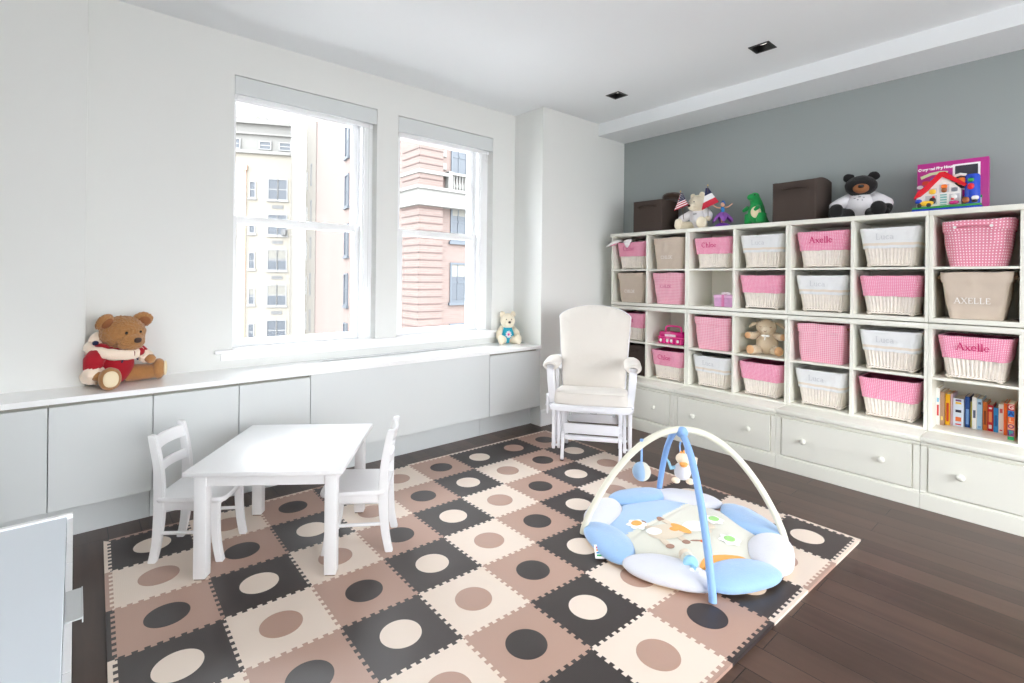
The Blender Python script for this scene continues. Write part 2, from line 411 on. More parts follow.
# worktop with a cut-out for the vent, and the front of the left column standing on it
VX0, VX1, VY0, VY1 = 1.24, 2.41, 3.318, 3.372
def L(q): return (q[0] - 1.0, q[1] - 1.0, q[2] - CFY, q[3] - CFY)
for q in sheet(XL + 0.3, PX - 0.002, CFY - 0.012, YW - 0.001, [(VX0, VX1, VY0, VY1), (XL, COLX + 0.001, COLY - 0.001, YW)]):
    a, b, c, d = L(q); m.box(a, b, c, d, 0.0, 0.026)
ob = m.build('slab', QUARTZ, wt)
VENT = mat('grey_vent_slats', (188, 191, 193), 0.5)
m = MB(); a, b, c, d = L((VX0, VX1, VY0, VY1))
n = 5
for i in range(n): yy = c + (d - c) * (i + 0.5) / n; m.box(a, b, yy - 0.003, yy + 0.003, 0.004, 0.020)
m.box(a, b, c, d, 0.001, 0.003)
for i in range(14): xx = a + (b - a) * i / 13; m.box(xx - 0.002, xx + 0.002, c, d, 0.003, 0.018)
m.build('vent_grille', VENT, wt)
SEAMS = [(-1.30, -0.88), (-0.88, -0.49), (-0.49, -0.090), (-0.090, 0.297), (0.297, 0.685), (0.685, 1.071), (1.071, 2.441), (2.441, 2.957)]
LAB = ['x', 'white flat cabinet beyond the left edge of the photo', 'white flat cabinet cut by the left edge of the photo, above the white drawer unit',
       'white flat cabinet under the brown teddy bear', 'white flat cabinet behind the backrest of the left small chair', 'white flat cabinet behind the far edge of the play table, narrow',
       'widest white flat cabinet front under the windows, beside the right small chair', 'white flat cabinet beside the pier, under the small cream bear']
for i, (a, b) in enumerate(SEAMS):
    if b < -0.3: continue
    flush = i == 6
    t = T('base_cabinet', LAB[i], 'cabinet', ((a + b) / 2, CFY, 0), 0, 'flat white cabinets under the worktop')
    w = (b - a) / 2
    m = MB(); m.box(-w + 0.001, w - 0.001, 0.022, 0.24, CZ0 + 0.002, CZ1 - 0.001)
    m.box(-w + 0.001, w - 0.001, TOEY - CFY, 0.24, 0.0, CZ0 + 0.004)
    m.build('carcass', CABW if flush else [CABW], t)
    if not flush: MB().box(-w + 0.001, w - 0.001, 0.0205, 0.0225, CZ1 - 0.035, CZ1 - 0.001).build('finger_groove', GROOVE_SHADE, t)
    MB().box(-w + 0.0018, w - 0.0018, 0.0, 0.020, CZ0, CZ1 - (0.003 if flush else 0.016), 0.0012).build('door', CABW, t)
m = MB().box(2.958, PX - 0.001, CFY + 0.004, CFY + 0.24, CZ0 - 0.0, CZ1 - 0.001); m.box(2.958, PX - 0.001, TOEY, CFY + 0.24, 0, CZ0)
struct(m.build('trim_2', CABW))

# ------------------------------------------------------------------ white drawer unit in the left foreground
UZ = 0.62
t = T('drawer_unit', 'low glossy white drawer unit with tab pulls in the left foreground', 'drawer unit', (-0.2, 1.0, 0))
GLW = mat('glossy_white_lacquer', (228, 236, 244), 0.16)
m = MB(); m.box(-0.34, 0.186, 0.05, 0.735, 0.04, UZ - 0.022, 0.001); m.box(-0.33, 0.17, 0.06, 0.72, 0.0, 0.045)
m.build('carcass', CABW, t)
MB().box(-0.345, 0.1875, -0.28, 0.722, UZ - 0.02, UZ, 0.0015).build('top_panel', GLW, t)
m = MB(); m.box(-0.345, 0.199, 0.722, 0.738, UZ - 0.03, UZ + 0.004, 0.001); m.build('back_rail', TRIM, t)
m = MB(); m.box(-0.125, -0.085, 0.700, 0.708, UZ - 0.0005, UZ + 0.0012, 0.0004); m.build('cable_slot', VENT, t)
ys = [0.722, 0.567, 0.458, 0.057, -0.28]
for a, b in zip(ys, ys[1:]):
    d = MB().box(0.1882, 0.1995, b + 0.0016, a - 0.0016, 0.045, UZ - 0.006, 0.001).build('drawer', KIDW, t)
    if a > 0.4 and a < 0.5:
        m = MB(); m.box(0.190, 0.2150, 0.205, 0.322, UZ - 0.0058, UZ - 0.0035); m.box(0.2135, 0.2155, 0.205, 0.322, UZ - 0.013, UZ - 0.0015, 0.0005)
        m.build('tab_pull', CHROME, d)
m = MB(); m.box(-0.34, 0.186, -0.27, 0.05, 0.04, UZ - 0.022); m.build('carcass', CABW, t)

# ------------------------------------------------------------------ storage wall: drawer bases and cubby units
BX, UX, UD = 3.563, 3.743, 0.374
UW = 0.7575; YJ = [2.898, 2.1415, 1.384, 0.6265, -0.131]     # joints between units
ZB, ZM0, ZM1, ZT = 0.397, 1.014, 1.020, 1.665
place = ['leftmost', 'second', 'third', 'rightmost']
KN = CREAM
def base_unit(i):
    y1, y0 = YJ[i], YJ[i + 1]; w = (y1 - y0) / 2 - 0.0008
    t = T('drawer_cabinet', 'low cream drawer cabinet with knobs, ' + ['partly hidden behind the glider chair', 'behind the arches of the play gym', 'between the play gym and the rightmost one', 'cut by the right photo edge'][i], 'drawer cabinet', (BX, (y0 + y1) / 2, 0), -PI / 2, 'drawer cabinets under the cubbies')
    # local: x along the wall (to the right), -y out into the room
    D = XW - BX - 0.004
    m = MB(); m.box(-w + 0.0012, w - 0.0012, 0.016, D - 0.001, 0.09, 0.370); m.box(-w + 0.0006, -w + 0.030, 0.004, D - 0.0005, 0.085, 0.345, 0.001); m.box(w - 0.030, w - 0.0006, 0.004, D - 0.0005, 0.085, 0.345, 0.001)
    m.build('carcass', CREAM, t)
    m = MB(); m.box(-w, w, -0.004, D, 0, 0.082, 0.001); m.box(-w + 0.0003, w - 0.0003, 0.001, D - 0.0002, 0.081, 0.096, 0.003)
    m.build('plinth', CREAM, t)
    m = MB(); m.box(-w, w, -0.006, D, 0.3685, ZB, 0.004); m.box(-w + 0.0003, w - 0.0003, 0.001, D - 0.0002, 0.3515, 0.3645, 0.003)
    m.build('top_board', CREAM, t, 40)
    d = MB().box(-w + 0.0355, w - 0.0355, -0.001, 0.30, 0.101, 0.343, 0.0015).build('drawer', CREAM, t)
    for s in (-1, 1):
        kx = s * 0.206
        m = MB().lathe([(0.004, 0.0), (0.008, 0.001), (0.0075, 0.010), (0.011, 0.015), (0.0175, 0.021), (0.0185, 0.027), (0.015, 0.033), (0.006, 0.036), (0.0, 0.036)], 20, Tr(kx, -0.001, 0.224) @ Rx(PI / 2))
        m.build('knob', KN, d, 60)
for i in range(4): base_unit(i)
def cubby(i, row):
    y1, y0 = YJ[i], YJ[i + 1]; w = (y1 - y0) / 2 - 0.0008
    z0, z1 = (ZB, ZM0) if row == 0 else (ZM1, ZT)
    t = T('cubby_unit', 'cream four-cubby shelf unit, %s column from the window, %s of its stack' % (['first', 'second', 'third', 'fourth'][i], ['bottom', 'top'][row]), 'cubby shelf', (UX, (y0 + y1) / 2, z0), -PI / 2, 'stacked cubby units')
    h = z1 - z0; D = UD
    tt = 0.030 if row else 0.027
    for s in (-1, 1): MB().box(*sorted((s * w, s * (w - 0.017))), 0, D, 0, h - tt, 0.0012).build('side_panel', CREAM, t)
    MB().box(-0.0095, 0.0095, 0.0015, D - 0.006, 0.013, h - tt, 0.001).build('divider', CREAM, t)
    ex = 0.008 if row else 0.0
    m = MB(); m.box(-w - (ex if i == 0 else 0), w, -0.006 - ex, D, h - tt, h, 0.0025)
    if row == 0: m.box(-w, w, -0.003, D, h - tt - 0.004, h - tt, 0.001)
    m.build('top_panel', CREAM, t, 40)
    MB().box(-w + 0.017, w - 0.017, -0.002 if row else 0.001, D, 0.0005, 0.013 if row == 0 else 0.026, 0.001).build('bottom_panel', CREAM, t)
    zs = (0.700 if row == 0 else 1.334) - z0
    for s in (-1, 1): MB().box(*sorted((s * 0.0098, s * (w - 0.0172))), 0.002, D - 0.006, zs - 0.007, zs + 0.007, 0.001).build('shelf', CREAM, t)
    MB().box(-w + 0.017, w - 0.017, D - 0.006, D, 0.026, h - tt).build('back_panel', CREAM, t)
for i in range(4):
    for row in (0, 1): cubby(i, row)
# floor height of each cubby row (top row first) and its clear height, and centre of each column
ROWZ = [1.341, 1.046, 0.707, 0.410]; 
CUBC = []
for i in range(4):
    c = (YJ[i] + YJ[i + 1]) / 2
    CUBC += [c + 0.185, c - 0.185]
# ------------------------------------------------------------------ baskets and bins in the cubbies
WICK = mat('whitewashed_wicker', (238, 230, 220), 0.7, bump=0.5, bscale=260, var=0.10, vscale=50)
WICKIN = mat('wicker_gap_shadow_wood', (138, 124, 110), 0.9)
PINKL = uv_mat('pink_dotted_cotton', (234, 140, 172), (250, 212, 226), 'dots', 0.0092, frac=0.28)
PINKG = uv_mat('pink_gingham_cotton', (232, 142, 168), (246, 204, 214), 'gingham', 0.0125)
PINKD = uv_mat('pink_cotton_with_white_dots', (224, 140, 162), (248, 232, 238), 'dots', 0.0155, frac=0.23)
WHITEL = uv_mat('white_cotton_with_tan_ribbon', (230, 231, 232), (230, 231, 232), 'plain', 0.01, band=(0.135, 0.150, (226, 214, 200)))
BEIGE = mat('beige_canvas', (204, 188, 172), 0.85, bump=0.25, bscale=240, var=0.06, vscale=18)
PINKSHADE = mat('pink_lining_painted_shade', (150, 60, 88), 0.9)  # same pink liner cloth, darkened to paint in the shade inside
WHLIN = mat('white_lining', (205, 203, 200), 0.9)
BEIGEIN = mat('beige_lining', (160, 146, 132), 0.9)
HOTP = mat('hot_pink_embroidery', (208, 28, 110), 0.6)
ROSE = mat('rose_embroidery', (206, 88, 134), 0.6)
GREYT = mat('pale_grey_embroidery', (206, 207, 210), 0.7)
WHT = mat('white_embroidery', (242, 240, 238), 0.6)
ROPE = mat('tan_leather_grip', (176, 150, 126), 0.7)
EYELET = mat('brass_eyelet', (120, 96, 70), 0.4, metal=0.6)

def rrect(u, wx, wy, e=0.32):
    """point on a rounded rectangle, u in 0..1 by arc length, starts at the middle of the back"""
    r = min(0.98, e * 0.85); s = 2 * (1 - r); q = PI * r / 2; L = 4 * (s + q)
    d = (u % 1.0) * L
    def quarter(d):     # from the middle of the back (0,1) clockwise to the middle of the side
        if d <= s / 2: return (-d, 1.0)
        d -= s / 2
        if d <= q: a = d / r; return (-(1 - r) - r * math.sin(a), (1 - r) + r * math.cos(a))
        return (-1.0, (1 - r) - (d - q))
    k = int(d // (s + q)) % 4; x, y = quarter(d - k * (s + q))
    for _ in range(k): x, y = -y, x
    return x * wx, y * wy
def even_u(n, wx, wy, e): return [i / n for i in range(n)], 4 * (wx + wy) * 0.96

BW, BB, BD, BDB, BH = 0.150, 0.114, 0.128, 0.103, 0.240     # half widths/depths, height
def side_at(z, H=BH): 
    f = z / H; return BB + (BW - BB) * f, BDB + (BD - BDB) * f
def wicker_mesh():
    m = MB(); n = 416; ribs = 52
    us, per = even_u(n, BW, BD, 0.3)
    def fn(u, v):
        z = 0.012 + v * (BH * 0.62 - 0.012); wx, wy = side_at(z); i = int(round(u * n)) % n
        x, y = rrect(us[i], 1, 1, 0.3)
        ph = (i * ribs / n) % 1.0
        rib = math.sin(PI * ph) ** 2 if ph < 1 else 0.0
        rib = max(rib, 0) ** 0.6 * 0.0066 - 0.0015
        wob = 0.0012 * noise.noise(Vector((i * 0.05, z * 40, 1)))
        return (x * (wx + rib + wob - 0.003), y * (wy + rib + wob - 0.003), z)
    m.grid(fn, n, 10, cu=True)
    # braided foot rim
    def rim(u, v):
        i = int(round(u * n)) % n; x, y = rrect(us[i], 1, 1, 0.3); a = 2 * PI * v; tw = 0.0016 * math.sin(2 * PI * u * 52 + a)
        wx, wy = side_at(0.012)
        return (x * (wx + 0.001 + (0.0062 + tw) * math.cos(a)), y * (wy + 0.001 + (0.0062 + tw) * math.cos(a)), 0.014 + (0.0062 + tw) * math.sin(a))
    m.grid(rim, n, 8, cu=True, cv=True)
    m.prism([(rrect(i / 48, BB - 0.004, BDB - 0.004, 0.3)) for i in range(48)], 0.010, 0.016)
    for sx in (-1, 1):
        for sy in (-1, 1): m.sq((sx * (BB - 0.010), sy * (BDB - 0.010), 0.007), (0.013, 0.013, 0.0072), nu=12, nv=8)
    return m
def liner_mesh(wavy):
    m = MB(); n = 180; us, per = even_u(n, BW, BD, 0.3); rnd = random.Random(3 if wavy else 5)
    def prof(v):
        # v 0..1 : hem on the outside -> over the rim -> down the inside
        if v < 0.55: t = v / 0.55; return 0.0055, BH * (0.49 + 0.51 * t)
        if v < 0.68: t = (v - 0.55) / 0.13; return 0.0055 - 0.011 * t, BH + 0.004 * math.sin(PI * t)
        t = (v - 0.68) / 0.32; return -0.0055, BH * (1 - 0.82 * t)
    def fn(u, v):
        i = int(round(u * n)) % n; x, y = rrect(us[i], 1, 1, 0.3); off, z = prof(v); wx, wy = side_at(z)
        s = us[i] * 2 * PI
        k = max(0, 1 - v / 0.5)
        wv = 0.0030 * k * noise.noise(Vector((math.cos(s) * 7, math.sin(s) * 7, wavy * 3 + z * 9))) * 1.5 + 0.0025 * noise.noise(Vector((math.cos(s) * 13, math.sin(s) * 13, z * 30 + wavy)))
        zz = z + (0.006 * k * noise.noise(Vector((math.cos(s) * 3, math.sin(s) * 3, 7 + wavy)))) + (0.004 * noise.noise(Vector((math.cos(s) * 5, math.sin(s) * 5, 2 + wavy))) if v > 0.3 else 0)
        return (x * (wx + off + wv), y * (wy + off + wv), zz)
    m.grid(lambda u, v: fn(u, v * 0.68), n, 18, cu=True, uv=lambda u, v: (u * per, prof(v * 0.68)[1]))
    m.mi = 1
    m.grid(lambda u, v: fn(u, 0.68 + v * 0.32), n, 8, cu=True, uv=lambda u, v: (u * per, prof(0.68 + v * .32)[1]))
    return m
WM = [None]; LM = {}
def basket(liner, lining, label, loc, name_s, tmat, group, size=0.050, dx=-0.01, dz=0.185, wavy=1):
    t = T('wicker_basket', label, 'basket', loc, -PI / 2 + random.uniform(-0.03, 0.03), group)
    if WM[0] is None: WM[0] = wicker_mesh().build('wicker_body', [WICK], t, 70)
    else:
        o = WM[0].copy(); COL.objects.link(o); o.parent = t
    key = (liner.name)
    if key not in LM: LM[key] = o = liner_mesh(wavy).build('liner', [liner, lining], t, 180)
    else: o = LM[key].copy(); COL.objects.link(o); o.parent = t
    if name_s:
        wy = side_at(dz)[1] + 0.0078
        tilt = math.atan((BD - BDB) / BH)
        serif_text(name_s, size, 'embroidery', tmat, t, Tr(dx, -wy, dz) @ Rx(PI / 2 + tilt))
    return t
def canvas_bin(kind, label, loc, s, tmat, group, wt_=0.137, wb=0.118, h=0.262, tz=0.10, size=0.036, cuff=0.055, e=0.22):
    """soft rectangular bin with a folded cuff and grips at the ends"""
    t = T('fabric_bin', label, 'bin', loc, -PI / 2 + random.uniform(-0.03, 0.03), group)
    cloth, lining = {'beige': (BEIGE, BEIGEIN), 'pink': (PINKG, PINKSHADE), 'dot': (PINKD, PINKSHADE)}[kind]
    dt, db = 0.130, 0.108; n = 144
    us, per = even_u(n, wt_, dt, e)
    def at(f): return wb + (wt_ - wb) * f, db + (dt - db) * f
    def fn(u, v):
        i = int(round(u * n)) % n; x, y = rrect(us[i], 1, 1, e)
        if v < 0.7: f = v / 0.7; off = 0
        elif v < 0.75: f = 1.0; off = -0.004 * (v - 0.7) / 0.05
        else: f = 1 - (v - 0.75) / 0.25 * 0.75; off = -0.004
        wx, wy = at(f); s_ = us[i] * 2 * PI
        w = 0.0045 * noise.noise(Vector((math.cos(s_) * 4, math.sin(s_) * 4, f * 3.5 + loc[1] * 9)))
        sag = 0.006 * noise.noise(Vector((math.cos(s_) * 2.2, math.sin(s_) * 2.2, loc[1] * 5))) * f
        bulge = 0.004 * math.sin(PI * min(1, f))
        return (x * (wx + off + w + bulge), y * (wy + off + w + bulge), max(0.0015, h * f) + sag)
    m = MB(); m.grid(fn, n, 28, cu=True, uv=lambda u, v: (u * per, (min(v, 0.7) / 0.7 if v < .75 else 1 - (v - .75)) * h))
    m.prism([rrect(i / 48, wb - 0.002, db - 0.002, e) for i in range(48)], 0.001, 0.005)
    m.build('cloth_body', cloth, t, 60)
    def cf(u, v):
        i = int(round(u * n)) % n; x, y = rrect(us[i], 1, 1, e); f = 1 - (cuff / h) * (1 - v); s_ = us[i] * 2 * PI
        wx, wy = at(f); w = 0.0045 * noise.noise(Vector((math.cos(s_) * 4, math.sin(s_) * 4, f * 3.5 + loc[1] * 9)))
        sag = 0.006 * noise.noise(Vector((math.cos(s_) * 2.2, math.sin(s_) * 2.2, loc[1] * 5))) * f
        bulge = 0.004 * math.sin(PI * f)
        return (x * (wx + w + bulge + 0.006), y * (wy + w + bulge + 0.006), h * f + sag + (0.001 if v > .9 else 0))
    m = MB(); m.grid(cf, n, 5, cu=True, uv=lambda u, v: (u * per, h - cuff * (1 - v) + 0.003)); m.build('cuff', cloth, t, 60)
    g = cloth if kind != 'beige' else ROPE
    if kind == 'dot':
        z = h - 0.035; y = -(at(z / h)[1] + 0.012)
        m = MB(); m.tube([(-0.075 + 0.014 * j, y - 0.010 * math.sin(PI * j / 9), z + 0.004 * math.sin(PI * j / 9)) for j in range(10)], 0.011, 10, flat=0.35); m.build('grip', cloth, t, 60)
        for sx in (-0.088, 0.062):
            MB().tube([(sx, y + 0.002, z), (sx, y - 0.004, z)], 0.008, 12).build('eyelet', WHT, t, 40)
    else:
        for sx in (-1, 1):
            z = h - 0.026; x = sx * (at(z / h)[0] + 0.006)
            m = MB(); m.tube([(x - sx * 0.004, -0.075, z), (x + sx * 0.010, -0.078, z - 0.002), (x + sx * 0.014, -0.05, z - 0.004), (x + sx * 0.014, 0.03, z - 0.004), (x + sx * 0.008, 0.055, z)], 0.010, 10); m.build('grip', g, t, 60)
            MB().tube([(x + sx * 0.012, -0.089, z), (x + sx * 0.012, -0.086, z)], 0.007, 10).build('eyelet', EYELET, t, 40)
    if s:
        f = tz / h; wy = at(f)[1] + 0.004 * math.sin(PI * f) + 0.0055; tilt = math.atan((dt - db) / h)
        serif_text(s, size, 'embroidery', tmat, t, Tr(-0.012, -wy, tz) @ Rx(PI / 2 + tilt))
    return t

def pos(c, r, dx=0.0, front=0.018):      # c 1..8 from the window, r 1..4 from the top; dx moves it left(+)/right(-)
    return (UX + front + 0.135, CUBC[c - 1] + dx, ROWZ[r - 1])
ordn = ['', 'first', 'second', 'third', 'fourth', 'fifth', 'sixth', 'seventh', 'eighth']; rown = ['', 'top row', 'second row', 'third row', 'bottom row']
def where(c, r): return '%s, %s cubby from the window' % (rown[r], ordn[c])
GP, GW = 'pink-lined wicker baskets', 'white-lined wicker baskets'
for c, r, s in ((1, 1, 'Chloe'), (3, 1, 'Chloe'), (5, 1, 'Axelle'), (4, 2, ''), (6, 2, ''), (1, 3, 'Chloe'), (7, 3, 'Axelle'), (2, 4, 'Chloe'), (4, 4, ''), (6, 4, '')):
    d = 'lettered ' if s else 'plain '
    basket(PINKL, PINKSHADE, 'wicker basket with %spink dotted liner, %s' % (d, where(c, r)), pos(c, r), s, HOTP if s == 'Axelle' or r > 2 or c == 3 else ROSE, GP, 0.056 if s == 'Axelle' else 0.052, dx=-0.022 if c < 5 else -0.004, dz=0.188)
for c, r, s in ((4, 1, 'Luca'), (6, 1, 'Luca'), (5, 2, 'Luca'), (6, 3, 'Luca'), (3, 4, 'Luca'), (5, 4, 'Luca')):
    basket(WHITEL, WHLIN, 'wicker basket with white ribbon-trimmed liner, %s' % where(c, r), pos(c, r), s, GREYT, GW, 0.050, dx=-0.02, dz=0.19)
GB = 'canvas bins in the cubbies'
canvas_bin('beige', 'beige canvas bin with white lettering, top row, beside the pink-lined basket nearest the window', pos(2, 1), 'CHLOE', WHT, GB)
canvas_bin('beige', 'beige canvas bin with white lettering in the first cubby of the second row', pos(1, 2), 'CHLOE', WHT, GB)
canvas_bin('beige', 'big beige canvas bin with side handles in the right column, under the pink dotted bin', pos(7, 2), 'AXELLE', WHT, GB, wt_=0.144, wb=0.110, tz=0.105, size=0.044)
canvas_bin('pink', 'lettered pink gingham bin in the second row, second cubby from the window', pos(2, 2), 'CHLOE', ROSE, GB, tz=0.15, wt_=0.140, wb=0.112)
canvas_bin('pink', 'plain pink gingham bin between the magenta case and the plush lamb', pos(3, 3), '', WHT, GB, h=0.252, wb=0.124)
canvas_bin('pink', 'plain pink gingham bin in the third row, to the right of the plush lamb', pos(5, 3), '', WHT, GB, h=0.258, wb=0.124)
canvas_bin('dot', 'round pink tub bin with white dots and front grip, top right cubby', pos(7, 1), '', WHT, GB, h=0.256, e=0.6, wt_=0.148, wb=0.118, cuff=0.06)

# dark storage cubes
BROWN = mat('dark_brown_nonwoven', (66, 54, 48), 0.85, bump=0.2, bscale=300)
BROWNI = mat('dark_brown_inside', (40, 33, 30), 0.9)
def cube_bin(label, loc, w, d, h, rz, bulge=0.0, handle=True, group=None, fill=False):
    t = T('storage_cube', label, 'bin', loc, rz, group)
    def fn(u, v):
        x, y = rrect(u, w / 2, d / 2, 0.10)
        f = min(1, v / 0.72); z = h * f if v < 0.72 else h - 0.004 - (v - 0.72) / 0.28 * h * 0.8
        s = 1.0 if v < 0.72 else 0.972
        arch = bulge * (1 - (2 * y / d) ** 2) * f if abs(x) > w * 0.45 else 0
        return (x * s, y * s, max(z, 0.001) + arch * (1 if v < .75 else .9))
    m = MB(); n = 160
    us, _ = even_u(n, w / 2, d / 2, 0.10)
    m.grid(lambda u, v: fn(us[int(round(u * n)) % n], v), n, 24, cu=True)
    m.box(-w / 2 + 0.01, w / 2 - 0.01, -d / 2 + 0.01, d / 2 - 0.01, 0.002, 0.006)
    m.build('body', BROWN, t, 40)
    if handle:
        y = -d / 2 - 0.001; z = h * 0.80
        m = MB(); m.tube([(-w * 0.27 + w * 0.54 * j / 12, y - 0.014 * math.sin(PI * j / 12) ** 0.6, z + 0.004 * math.sin(PI * j / 12)) for j in range(13)], [0.013] * 13, 8, flat=0.22); m.build('handle', BROWN, t, 60)
        m = MB(); m.box(-w * 0.33, -w * 0.25, y - 0.003, y + 0.002, z - 0.014, z + 0.014, 0.001); m.box(w * 0.25, w * 0.33, y - 0.003, y + 0.002, z - 0.014, z + 0.014, 0.001); m.build('handle_patch', BROWN, t)
    if fill: 
        m = MB(); m.sq((0, 0, h * 0.88), (w / 2 - 0.02, d / 2 - 0.02, 0.03), 0.5, 0.4, 30, 10, fz=0.01, fs=20); m.build('folded_cloth', BROWNI, t, 180)
    return t
TOPZ = ZT + 0.0005
cube_bin('dark brown fabric cube on top of the shelves nearest the window', (3.92, 2.55, TOPZ), 0.285, 0.285, 0.278, -PI / 2 + 0.02, 0.0, True, 'brown cubes on top of the shelves', True)
cube_bin('dark brown fabric cube between the green dinosaur and the black bear above the shelves', (3.925, 1.365, TOPZ), 0.29, 0.27, 0.285, -PI / 2 - 0.05, 0.020, True, 'brown cubes on top of the shelves', True)
cube_bin('dark brown fabric cube inside the bottom cubby behind the glider chair', (UX + 0.15, CUBC[0], ROWZ[3]), 0.31, 0.27, 0.262, -PI / 2, 0, True, None)
# brown plush hat shape seen above the first cube
t = T('fur_hat', 'brown fluffy hat lying on the dark cube nearest the window', 'hat', (3.99, 2.43, TOPZ + 0.2785), 0.3)
FUR = mat('brown_faux_fur', (62, 44, 34), 0.95, bump=0.6, bscale=160, sheen=0.3)
MB().sq((0, 0, 0.034), (0.095, 0.085, 0.042), 0.8, 1, 36, 18, fz=0.006, fs=45).build('crown', FUR, t, 180)
MB().sq((0, 0, 0.011), (0.112, 0.10, 0.011), 1, 1, 36, 10, fz=0.004, fs=45).build('brim', FUR, t, 180)
# dark folded things behind the white-lined basket of the bottom row
t = tag(MB().sq((0, 0, 0.012), (0.125, 0.10, 0.012), 0.5, 0.3, 36, 10, fz=0.003, fs=15).build('folded_blanket', mat('charcoal_knit', (58, 54, 54), 0.9, bump=0.4, bscale=200), None, 180), 'charcoal folded cloth lying on the white-lined basket in the third bottom cubby', 'blanket')
t.location = (UX + 0.175, CUBC[2] - 0.01, ROWZ[3] + 0.247); t.rotation_euler = (0, 0, -PI / 2)

# plush bunny ears hanging out of the first basket
PLW = mat('white_plush', (238, 234, 234), 0.9, bump=0.4, bscale=220, sheen=0.3); PLP = mat('pink_plush', (238, 150, 180), 0.9, bump=0.3, bscale=220, sheen=0.3)
t = T('plush_bunny', 'white plush bunny with pink lined ears lolling out of the first top basket', 'soft toy', (UX + 0.09, CUBC[0] + 0.06, ROWZ[0] + 0.225))
MB().sq((0.05, -0.02, 0.0), (0.05, 0.055, 0.035), 1, 1, 24, 14, fz=0.003).build('head', PLW, t, 180)
m = MB(); m.tube([(0.02, 0.03, 0.02), (-0.05, 0.06, 0.035), (-0.105, 0.085, 0.022), (-0.125, 0.13, -0.004), (-0.13, 0.165, -0.02)], [0.012, 0.026, 0.03, 0.027, 0.004], 14, flat=0.5); e = m.build('ear', PLW, t, 180)
m = MB(); m.tube([(-0.07, 0.072, 0.018), (-0.112, 0.095, 0.002), (-0.132, 0.125, -0.018)], [0.012, 0.02, 0.006], 10, flat=0.4); m.build('ear_lining', PLP, e, 180)
m = MB(); m.tube([(0.02, -0.02, 0.03), (-0.05, -0.035, 0.036), (-0.1, -0.045, 0.02), (-0.105, -0.05, -0.03)], [0.012, 0.026, 0.036, 0.008], 14, flat=0.5); m.build('ear', PLW, t, 180)

# magenta toy case and pink trinket box
MAG = mat('magenta_plastic', (206, 22, 120), 0.25, coat=0.3); MAG2 = mat('bright_pink_plastic', (236, 60, 150), 0.3)
t = T('toy_case', 'magenta plastic toy case with carry handle in the second cubby of the third row', 'toy', (UX + 0.13, CUBC[1] - 0.012, ROWZ[2] + 0.0005), -PI / 2)
w, d, h = 0.118, 0.07, 0.105
m = MB(); m.box(-w, w, -d, d, 0, h * 0.55, 0.012); m.box(-w * 0.95, w * 0.95, -d * 0.95, d * 0.95, h * 0.56, h, 0.014); m.build('case', MAG, t, 40)
m = MB(); m.box(-w - 0.002, w + 0.002, -d - 0.003, d + 0.003, h * 0.52, h * 0.60, 0.003)
for i in range(6): m.box(-w + 0.016 + i * 0.038, -w + 0.030 + i * 0.038, -d - 0.004, -d + 0.002, 0.006, h * 0.46, 0.003)
m.build('ribs', MAG2, t, 40)
m = MB(); m.tube([(-0.075, -0.02, h), (-0.07, -0.02, h + 0.035), (-0.05, -0.02, h + 0.045), (0.05, -0.02, h + 0.045), (0.07, -0.02, h + 0.035), (0.075, -0.02, h)], 0.008, 10); m.build('handle', MAG2, t, 60)
m = MB(); m.box(-0.05, 0.05, -d - 0.006, -d, h * 0.62, h * 0.80, 0.003); m.build('label_plate', mat('pale_pink_plate', (250, 214, 230), 0.4), t, 40)
for x in (-0.09, -0.028, 0.012, 0.07):
    MB().sq((x, -d - 0.003, 0.030), (0.012, 0.004, 0.014), nu=16, nv=10).build('dot_mark', WHT, t, 180)
LILAC = mat('lilac_printed_card', (214, 160, 204), 0.5, var=0.25, vscale=45)
t = T('trinket_box', 'lilac patterned trinket box alone in the third cubby of the second row', 'box', (UX + 0.11, CUBC[2] - 0.075, ROWZ[1] + 0.0005), -PI / 2)
m = MB(); m.box(-0.072, 0.072, -0.05, 0.05, 0, 0.075, 0.004); m.build('box_body', LILAC, t, 40)
m = MB(); m.box(-0.075, 0.075, -0.053, 0.053, 0.070, 0.092, 0.004); m.build('lid', mat('pink_printed_card', (232, 186, 220), 0.5, var=0.15, vscale=60), t, 40)
m = MB(); m.box(-0.010, 0.010, -0.0545, 0.0545, 0.0005, 0.0935, 0.001); m.build('ribbon', mat('rose_ribbon', (214, 120, 170), 0.4), t)
m = MB(); m.sq((-0.016, 0, 0.103), (0.02, 0.01, 0.012)); m.sq((0.016, 0, 0.103), (0.02, 0.01, 0.012)); m.build('bow', mat('white_satin', (245, 238, 242), 0.4), t, 180)

